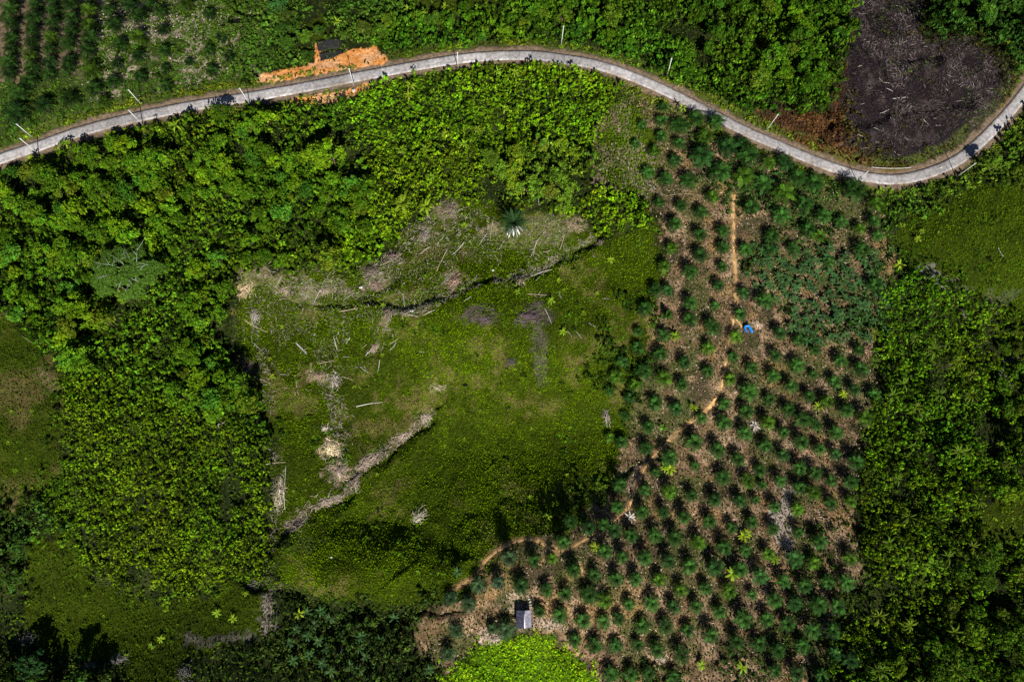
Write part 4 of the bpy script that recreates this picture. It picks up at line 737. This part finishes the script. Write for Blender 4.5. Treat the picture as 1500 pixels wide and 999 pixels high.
for px_, py_, rx, ry, an, c in heaps:
    X_, Y_, Z_ = at1(px_, py_, .3); sx, sy = rx/4.1, ry/3.6; mb = MB(); n = int(26+9*sx*sy); n = min(n, 190); a0 = R(an)
    for j in range(n):
        u, v = np.clip(rng.normal(size=2)*.45, -1, 1); rr = u*u+v*v; lx, ly = u*sx, v*sy; wx_ = lx*math.cos(a0)-ly*math.sin(a0); wy_ = lx*math.sin(a0)+ly*math.cos(a0)
        az = a0+(0 if sx > sy else 1.57)+rng.normal()*.75+(math.pi if rng.random() < .5 else 0); Ln = rng.uniform(.9, 2.6)*(1+.15*min(sx, 6)); zz = float(H(X_+wx_, Y_+wy_))-Z_+max(.08, 1.1*math.exp(-rr*1.6)*rng.uniform(.1, 1)*min(1, sy*.5))
        p = np.array([wx_, wy_, zz]); d1 = np.array([math.cos(az), math.sin(az), rng.uniform(-.1, .25)]); az2 = az+rng.uniform(-.8, .8); d2 = np.array([math.cos(az2), math.sin(az2), -.25])
        mb.tube([p-d1*Ln/2, p, p+d2*Ln/2], [.05, .045, .02] if rng.random() < .8 else [.1, .09, .05], 4, np.array(c)*rng.uniform(.5, 1.45))
    o = obj('brush_heap', mb.mesh('brush_heap', M_dead), None, (X_, Y_, Z_)); o['category'] = 'brush heap'; o['group'] = 'heaps of cut brush and dead branches'
    nm = {(484, 655): 'pale straw coloured', (664, 414): 'pinkish brown', (568, 462): 'brown'}.get((px_, py_)) or ('dark charred' if c[0] < .17 else 'grey brown' if c[0] < .3 else 'tan' if c[0] < .5 else 'pale')
    items.append((o, px_, py_, nm+' heap of dead branches'))
label_all(items, 'heap')

# ------------------------------------------------------------------ utility poles
poles = [((48, 202), (24, 182), 'far left pole on the upper side of the road'), ((57, 226), (29, 203), 'far left pole on the lower side of the road'), ((207, 153), (188, 132), 'upper pole of the second pair from the left'), ((209.7, 183.5), (188.4, 162), 'lower pole of the second pair from the left, leaning over the road'),
         ((366.8, 154), (350.8, 129.7), 'pole left of the orange clearing'), ((519.2, 127.6), (511, 100.8), 'pole by the white rubble opposite the orange clearing'), ((671, 102), (670, 77), 'pole where the road crests right of the orange clearing'), ((821.9, 67), (825.7, 38.6), 'pole among bushes at the top of the road curve'),
         ((976.5, 114), (984, 85.7), 'pole above the road descending to the right'), ((1122.5, 191.3), (1140.2, 167.6), 'pole beside the rusty scrub left of the burnt clearing'), ((1254.7, 266.7), (1272, 250.8), 'pole crossing the road beside the guardrail'), ((1400.3, 259.8), (1429.4, 239.3), 'pole right of the guardrail inside the road bend')]
for bs, tp, lb in poles:
    x1, y1, z1 = at1(*bs)
    hs_ = np.arange(6.5, 13, .1); qx, qy = proj(np.full(len(hs_), x1), np.full(len(hs_), y1), z1+hs_); h_ = float(hs_[np.argmin(np.hypot(qx-tp[0], qy-tp[1]))]); h_ = min(max(h_, 9), 12)
    tx_, ty_ = g0(*tp, z1+h_); e = bpy.data.objects.new('utility_pole', None); C.objects.link(e); e.location = (x1, y1, z1)
    dx_, dy_ = float(np.clip(tx_-x1, -1.6, 1.6)), float(np.clip(ty_-y1, -1.6, 1.6))
    mb = MB(); mb.tube([(0, 0, -.4), (dx_*.5, dy_*.5, h_*.5), (dx_, dy_, h_)], [.17, .14, .11], 10); obj('shaft', mb.mesh('pole_shaft', M_pole, True), e)
    mb = MB(); mb.tube([(dx_, dy_, h_), (dx_, dy_, h_+.15)], [.17, .17], 8); mb.box((dx_, dy_, h_-.35), (.75, .12, .12), .2); obj('crossarm', mb.mesh('pole_crossarm', M_steel), e)
    for sg in (-1, 1):
        mb = MB(); mb.tube([(dx_+sg*.32, dy_+sg*.06, h_-.29), (dx_+sg*.32, dy_+sg*.06, h_-.1)], [.06, .04], 6); obj('insulator', mb.mesh('insulator', M_rock), e)
    tag(e, 'white concrete '+lb, 'utility pole', 'white utility poles along the road')

# ------------------------------------------------------------------ hut
X_, Y_, Z_ = at1(767.5, 907, 2.8); e = bpy.data.objects.new('hut', None); C.objects.link(e); e.location = (X_, Y_, Z_); e.rotation_euler = (0, 0, R(1))
tag(e, 'small wooden hut with grey corrugated tin roof on the bare soil', 'hut')
WX, WY, EH, RH = 2.3, 2.55, 2.3, 3.15
for sg, cc in ((-1, (.045, .048, .08)), (1, (.24, .235, .30))):  # left slope tinted darker than the right
    V = []; n = 37
    for j in range(n):
        yy = -WY+2*WY*j/(n-1); cz_ = .035*math.cos(j*math.pi)
        for u in (0, 1): V.append((sg*WX*u, yy, RH-(RH-EH)*u+cz_))
    F = [(2*j, 2*j+1, 2*j+3, 2*j+2) for j in range(n-1)]; mb = MB(); mb.add(V, F, cc); mb.add(np.array(V)-[0, 0, .05], F, cc)
    o = obj('roof_panel', mb.mesh('roof_panel', M_tin), e); o['label'] = 'darker roof slope' if sg < 0 else 'light roof slope'
mb = MB(); mb.box((.16, 0, RH+.03), (.34, 2*WY+.06, .05), 0, (.6, .64, .68)); obj('ridge_cap', mb.mesh('ridge_cap', M_tin), e)
mb = MB()
for k in range(14):
    yy = -2.1; mb.box((-1.9+k*.292, 2.15, 1.35), (.27, .05, 1.9), 0, (1, 1, 1)); mb.box((-1.9+k*.292, -2.15, 1.35), (.27, .05, 1.9), 0, (1, 1, 1))
for k in range(15):
    if k in (6, 7): continue
    mb.box((-1.98, -2.1+k*.3, 1.35), (.05, .27, 1.9)); mb.box((1.98, -2.1+k*.3, 1.35), (.05, .27, 1.9))
obj('wall', mb.mesh('hut_wall', M_wood), e)
mb = MB(); mb.box((0, 0, .36), (4.1, 4.4, .1)); obj('floor', mb.mesh('hut_floor', M_wood), e)
for a, b in ((-1, -1), (-1, 1), (1, -1), (1, 1)):
    mb = MB(); mb.tube([(a*1.98, b*2.15, -.3), (a*1.98, b*2.15, 2.25)], [.09, .08], 6); obj('post', mb.mesh('hut_post', M_wood), e)
mb = MB(); mb.box((1.98, 0, 1.2), (.07, .6, 1.6)); obj('door', mb.mesh('hut_door', M_wood), e)
mb = MB(); mb.box((0, WY+.03, EH+.35), (2*WX*.8, .05, .3)); me_ = mb.mesh('teal_board', noisy('teal_paint', (.01, .1, .14), (.02, .17, .22), 3, .5, 0)); obj('gable_board', me_, e)

# blue tarpaulin
def sheet(name, label, cat, px_, py_, pts, z0, mat, thick=.03, fold=.25):
    X_, Y_, Z_ = at1(px_, py_, z0); V = []; pts = np.array(pts); m = pts.shape[1]
    for row in pts:
        for p in row: V.append((p[0], p[1], p[2]+fold*(rng.random()-.5)*.5))
    V = np.array(V); nr = len(pts); F = [(i*m+k, i*m+k+1, (i+1)*m+k+1, (i+1)*m+k) for i in range(nr-1) for k in range(m-1)]
    o = obj(name, quadmesh(name, V, F, [mat], np.ones((len(V), 3))), None, (X_, Y_, Z_)); md = o.modifiers.new('thickness', 'SOLIDIFY'); md.thickness = thick; tag(o, label, cat); return o
rows = []
spine = catmull([(-.55, -1.3), (-.9, -.6), (-1.25, .25), (-1.0, .95), (-.3, 1.15), (.35, 1.0), (.75, .2), (1.25, -.7), (1.5, -1.4)], 4)
T_ = np.gradient(spine, axis=0); T_ /= np.hypot(*T_.T)[:, None]
for i, (p, t) in enumerate(zip(spine, T_)):
    w = .22+.3*(i/len(spine))+.1*rng.random(); nn_ = np.array([-t[1], t[0]]); rows.append([(p[0]+nn_[0]*w*u, p[1]+nn_[1]*w*u, .75+.35*(1-u*u)) for u in (-1, -.5, 0, .5, 1)])
tarp = sheet('blue_tarpaulin', 'bright blue tarpaulin draped in a hooked arch beside the footpath', 'tarpaulin', 1096, 481.5, rows, .9, M_tarp)
mb = MB()
for p in ((-1.05, .7), (.5, .75), (1.35, -1.1), (-.7, -.9)):
    mb.tube([(p[0], p[1], -.1), (p[0], p[1], .8)], [.05, .04], 5)
o = obj('tarpaulin_prop', mb.mesh('tarp_props', M_wood), tarp)

# black nursery sheets
for pg, lb in (([(463, 61), (480, 58), (499, 57), (500, 70), (482, 73), (466, 76)], 'upper black nursery sheet beside the orange clearing'), ([(467, 79), (484, 75), (500, 73), (503, 78), (488, 86), (470, 90)], 'lower black nursery sheet beside the orange clearing')):
    P = []
    for a, b in pg: x_, y_, z_ = at1(a, b, .3); P.append((x_, y_, z_+.3))
    P = np.array(P); n = 10; V = []
    for i in range(n):
        t = i/(n-1); A_ = P[0]*(1-t)+P[2]*t if True else 0; top = P[0]*(1-2*t)+P[1]*2*t if t < .5 else P[1]*(2-2*t)+P[2]*(2*t-1); bot = P[5]*(1-2*t)+P[4]*2*t if t < .5 else P[4]*(2-2*t)+P[3]*(2*t-1)
        for k in range(8):
            u = k/7; q_ = top*(1-u)+bot*u; V.append((q_[0]+rng.normal()*.12, q_[1]+rng.normal()*.12, float(H(q_[0], q_[1]))+.35+.15*rng.random()))
    V = np.array(V); c0 = V.mean(0); F = [(i*8+k, i*8+k+1, (i+1)*8+k+1, (i+1)*8+k) for i in range(n-1) for k in range(7)]
    o = obj('ground_sheet', quadmesh('ground_sheet', V-c0, F, [M_net], np.ones((len(V), 3))), None, tuple(c0)); md = o.modifiers.new('t', 'SOLIDIFY'); md.thickness = .04; tag(o, lb, 'ground sheet', 'black nursery sheets')

# guardrail
pp = np.array([(1276, 246.5), (1290, 247.8), (1305, 248.2), (1320, 248), (1333, 246.8)]); x, y, z = at(*pp.T)
e = bpy.data.objects.new('guardrail', None); C.objects.link(e); e.location = (x[2], y[2], z[2]); tag(e, 'low white roadside guardrail on the inner side of the bend', 'guardrail')
xs = np.interp(np.linspace(0, 4, 25), range(5), x)-x[2]; ys = np.interp(np.linspace(0, 4, 25), range(5), y)-y[2]; zs = H(xs+x[2], ys+y[2])-z[2]
V = []
for i in range(25):
    for zz, off in ((.55, 0), (.63, .1), (.72, .0), (.81, .1), (.9, 0)): V.append((xs[i], ys[i]-off, zs[i]+zz))
m5 = 5; F = [(i*m5+k, (i+1)*m5+k, (i+1)*m5+k+1, i*m5+k+1) for i in range(24) for k in range(4)]; o = obj('rail', quadmesh('rail', np.array(V), F, [M_rock], np.ones((len(V), 3))), e); md = o.modifiers.new('t', 'SOLIDIFY'); md.thickness = .12
for i in range(0, 25, 4):
    mb = MB(); mb.box((xs[i], ys[i]+.12, zs[i]+.35), (.14, .14, 1.1)); obj('post', mb.mesh('rail_post', M_rock), e)

# rocks
def rock(px_, py_, r, lb, mat=M_rock, grp=None):
    X_, Y_, Z_ = at1(px_, py_, .2); bm_ = MB(); V = []; n, m = 8, 5
    for i in range(m+1):
        for k in range(n):
            ph = math.pi*i/m; th = 2*math.pi*k/n; rr = r*rng.uniform(.75, 1.2); V.append((rr*math.sin(ph)*math.cos(th), rr*math.sin(ph)*math.sin(th)*.8, rr*math.cos(ph)*.6+r*.2))
    bm_.add(V, [(i*n+k, (i+1)*n+k, (i+1)*n+(k+1) % n, i*n+(k+1) % n) for i in range(m) for k in range(n)])
    tag(obj('boulder', bm_.mesh('boulder', mat), None, (X_, Y_, Z_)), lb, 'boulder', grp)
rock(518, 133, .95, 'white lump of rubble at the foot of the roadside pole'); rock(534, 129, .5, 'small pale rock right of the rubble by the pole'); rock(529, 139, .45, 'small pale rock below the rubble by the pole')
rock(529, 421, .8, 'white boulder at the upper edge of the grass bowl'); rock(744, 890, .4, 'white rock left of the hut'); rock(603, 456, .8, 'pale boulder on the gully edge'); rock(722, 396, .6, 'orange-tan stone in the cleared grass'); rock(461, 490, .5, 'pale stone in the shaded hollow'); rock(485, 816, .5, 'pale stone on the knoll above the lower edge')
rock(1378, 245, .5, 'pale rock beside the road bend')
for k, (dx_, dy_) in enumerate(((774.5, 877), (776.5, 881), (777.5, 885), (778, 889))): rock(dx_, dy_, .42, ['topmost', 'second', 'third', 'lowest'][k]+' pale stone of the row above the hut', grp='row of pale stones above the hut')

# round lime shrub
V, F, c_ = crown_geo(1.3, 1.6, 10, 40, .4, .8); X_, Y_, Z_ = at1(971, 626, 1); o = obj('shrub', quadmesh('shrub', V, F, [M_leaf], c_), None, (X_, Y_, Z_)); o.color = (.12, .3, .02, 1); tag(o, 'round bright lime shrub on bare soil among the palms', 'shrub')

# big feathery tree: fine grey-green foliage over pale limbs
X_, Y_, Z_ = at1(185, 398, 9); e = bpy.data.objects.new('feathery_tree', None); C.objects.link(e); e.location = (X_, Y_, Z_); tag(e, 'huge round tree with fine blue-green foliage and pale bare limbs', 'tree')
mb = MB(); mb.tube([(2.0, -1.2, -.5), (1.8, -1, 5), (1.6, -.9, 9.5)], [.5, .4, .3], 8)
obj('trunk', mb.mesh('big_trunk', M_dead if False else M_rock), e)
mb = MB()
for k in range(9):
    a = 2*math.pi*k/9+rng.uniform(-.25, .25); r_ = rng.uniform(6, 11); c0 = np.array([1.6, -.9, 8.5+rng.uniform(0, 1)]); m1 = c0+np.array([math.cos(a)*r_*.45, math.sin(a)*r_*.45, 3.0]); m2 = c0+np.array([math.cos(a+.25)*r_*.9-1.2, math.sin(a+.25)*r_*.9+.6, 3.6])
    mb.tube([c0, m1, m2], [.17, .08, .03], 5, (.32, .36, .29))
    for j in range(3): d = m1+(m2-m1)*rng.uniform(.1, .8); mb.tube([d, d+np.array([rng.normal()*1.6, rng.normal()*1.6, .7])], [.05, .02], 4, (.4, .42, .38))
obj('limb', mb.mesh('limbs', M_dead), e)
n = 17000; a = rng.uniform(0, 6.28, n); r_ = 13*np.sqrt(rng.random(n))*(.86+.1*np.sin(a*5+1)+.07*np.sin(a*11)); P = np.stack([r_*np.cos(a), r_*np.sin(a)*.86, 7.4+5.0*np.sqrt(np.maximum(0, 1-(r_/14)**2))-rng.exponential(.9, n)], 1)
keep = (fbm(P[:, 0]+50, P[:, 1], 2.6, 7, 3) > .4) & (np.hypot(P[:, 0]-1.6, P[:, 1]+.9) > rng.uniform(0, 2.4, n)); P = P[keep]
V, F = cards(P, np.stack([P[:, 0]*.04+rng.normal(size=len(P))*.45, P[:, 1]*.04+rng.normal(size=len(P))*.45, np.ones(len(P))], 1), rng.uniform(.25, .6, len(P)), 2.2)
o = obj('crown', quadmesh('feather_crown', V, F, [M_leaf], np.repeat(rng.uniform(.65, 1.35, (len(P), 1))*np.ones(3), 4, 0)), e); o.color = (.07, .145, .016, 1)

# withered fan palm
X_, Y_, Z_ = at1(752, 326, 4); e = bpy.data.objects.new('fan_palm', None); C.objects.link(e); e.location = (X_, Y_, Z_); tag(e, 'tall dark palm with silvery withered fronds hanging on one side', 'palm')
mb = MB(); mb.tube([(0, 0, -.4), (.1, 0, 2.2), (0, 0, 4.2)], [.45, .38, .3], 8); obj('trunk', mb.mesh('fan_trunk', M_trunk), e)
mb = MB()
for k in range(30):
    frond(mb, (0, 0, 4.1), k*2.4, R(70-70*k/30), 5.6*rng.uniform(.85, 1.1), .9, .8, 7, 14, np.array([1, 1, 1])*rng.uniform(.6, 1.3))
o = obj('crown', mb.mesh('fan_crown', M_palm), e); o.color = (.02, .05, .014, 1)
mb = MB()
for k, (an, ln) in enumerate(((-118, 4.6), (-100, 3.2), (-88, 4.4), (-72, 4.8), (-58, 4.4), (-35, 4.2), (-108, 5.2))):
    frond(mb, (math.cos(R(an))*.8, math.sin(R(an))*.8, 3.7), R(an), R(-5), ln, .55, .9, 6, 12, (.62, .62, .6))
obj('dead_frond', mb.mesh('dead_fronds', M_dead), e)
# small white withered palm in the plantation and dead grey frond star
for px_, py_, lb in ((923, 757, 'white withered palm clump beside the footpath end'), (1106, 622, 'pale grey star of dead fronds on the soil')):
    X_, Y_, Z_ = at1(px_, py_, .3); mb = MB()
    for k in range(8): frond(mb, (0, 0, .5), k*.8+rng.uniform(-.2, .2), R(20), rng.uniform(1.6, 2.6), .3, .7, 4, 7, (.62, .58, .5))
    tag(obj('dead_palm', mb.mesh('dead_palm', M_dead), None, (X_, Y_, Z_)), lb, 'dead palm')

# small neon weeds dotted in the grass
items = []
wpos = [(590, 513), (640, 489), (734, 497), (704, 603), (709, 604), (679, 603), (761, 532), (762, 522), (680, 643), (625, 676), (647, 683), (652, 653), (807, 724), (810, 727), (831, 696), (845, 705), (776, 728), (835, 627), (870, 572), (779, 628), (402, 522), (385, 518), (370, 540), (378, 548), (430, 720), (448, 718), (460, 640), (542, 665), (438, 670), (553, 695), (570, 808), (600, 797), (520, 820), (672, 840), (612, 838), (30, 600), (17, 603), (47, 602), (12, 648), (26, 662), (23, 689), (38, 672), (120, 700), (152, 902), (80, 875), (260, 915), (185, 960), (1400, 492), (1405, 502), (1458, 460), (1390, 333), (1397, 331), (1375, 341), (1360, 360), (1462, 410), (1310, 305), (1365, 300), (852, 392), (680, 405), (735, 395), (745, 405), (826, 425), (495, 468), (478, 475), (600, 502), (560, 520)]
WEED = []
for k in range(3):
    mb = MB()
    for j in range(7):
        az = j*.9+rng.uniform(-.2, .2); P = np.array([(0, 0, .15), (math.cos(az)*.5, math.sin(az)*.5, .6), (math.cos(az)*1.0, math.sin(az)*1.0, .5)]); sd = np.array([-math.sin(az), math.cos(az), 0])*.16
        mb.add([P[0]-sd*.3, P[0]+sd*.3, P[1]+sd, P[1]-sd, P[2]+sd*.2, P[2]-sd*.2], [(0, 3, 2, 1), (3, 5, 4, 2)], np.ones(3)*rng.uniform(.7, 1.2))
    WEED.append(mb.mesh('weed', M_ban))
for px_, py_ in wpos:
    X_, Y_, Z_ = at1(px_, py_, .3); o = obj('broadleaf_weed', WEED[rng.integers(3)], None, (X_, Y_, Z_), (0, 0, rng.uniform(0, 6)), rng.uniform(.45, 1.0)); o.color = (.17*rng.uniform(.8, 1.1), .28, .01, 1); o['category'] = 'weed'; o['group'] = 'bright weeds dotted in the grass'; items.append((o, px_, py_, 'small bright yellow-green weed'))
label_all(items, 'weed')

# ------------------------------------------------------------------ camera, sun, sky
from mathutils import Matrix
cam = bpy.data.cameras.new('camera'); co = bpy.data.objects.new('camera', cam); C.objects.link(co)
cam.sensor_width = 36; cam.lens = 36*FOC/1500; cam.clip_end = 4000; cam.clip_start = 1
Mx = Matrix([list(CM[0])+[0], list(CM[1])+[0], list(CM[2])+[ALT], [0, 0, 0, 1]]); co.matrix_world = Mx
bpy.context.scene.camera = co
SUN_EL, SUN_AZ = R(40), R(-76)        # azimuth as an angle from +x, the sun stands at the lower edge of the picture, slightly right
sd = np.array([math.cos(SUN_EL)*math.cos(SUN_AZ), math.cos(SUN_EL)*math.sin(SUN_AZ), math.sin(SUN_EL)])
from mathutils import Vector
sl = bpy.data.lights.new('sun', 'SUN'); sl.energy = 5; sl.angle = R(.5); sl.color = (1, .95, .86)
so = bpy.data.objects.new('sun', sl); C.objects.link(so); so.rotation_euler = Vector(sd).to_track_quat('Z', 'Y').to_euler()
w = bpy.data.worlds.new('World'); bpy.context.scene.world = w; w.use_nodes = True; nt = w.node_tree
sk = nt.nodes.new('ShaderNodeTexSky'); sk.sky_type = 'NISHITA'; sk.sun_disc = False; sk.air_density = .5; sk.dust_density = .2; sk.altitude = 400; sk.sun_elevation = SUN_EL; sk.sun_rotation = math.pi/2-SUN_AZ
bg = nt.nodes['Background']; bg.inputs[1].default_value = .05; nt.links.new(sk.outputs[0], bg.inputs[0])
vs = bpy.context.scene.view_settings; vs.view_transform = 'Standard'; vs.look = 'None'; vs.exposure = .6; vs.gamma = 1; vs.use_curve_mapping = False
cy_ = bpy.context.scene.cycles; cy_.max_bounces = 4; cy_.diffuse_bounces = 1; cy_.glossy_bounces = 1; cy_.transmission_bounces = 2; cy_.use_denoising = False
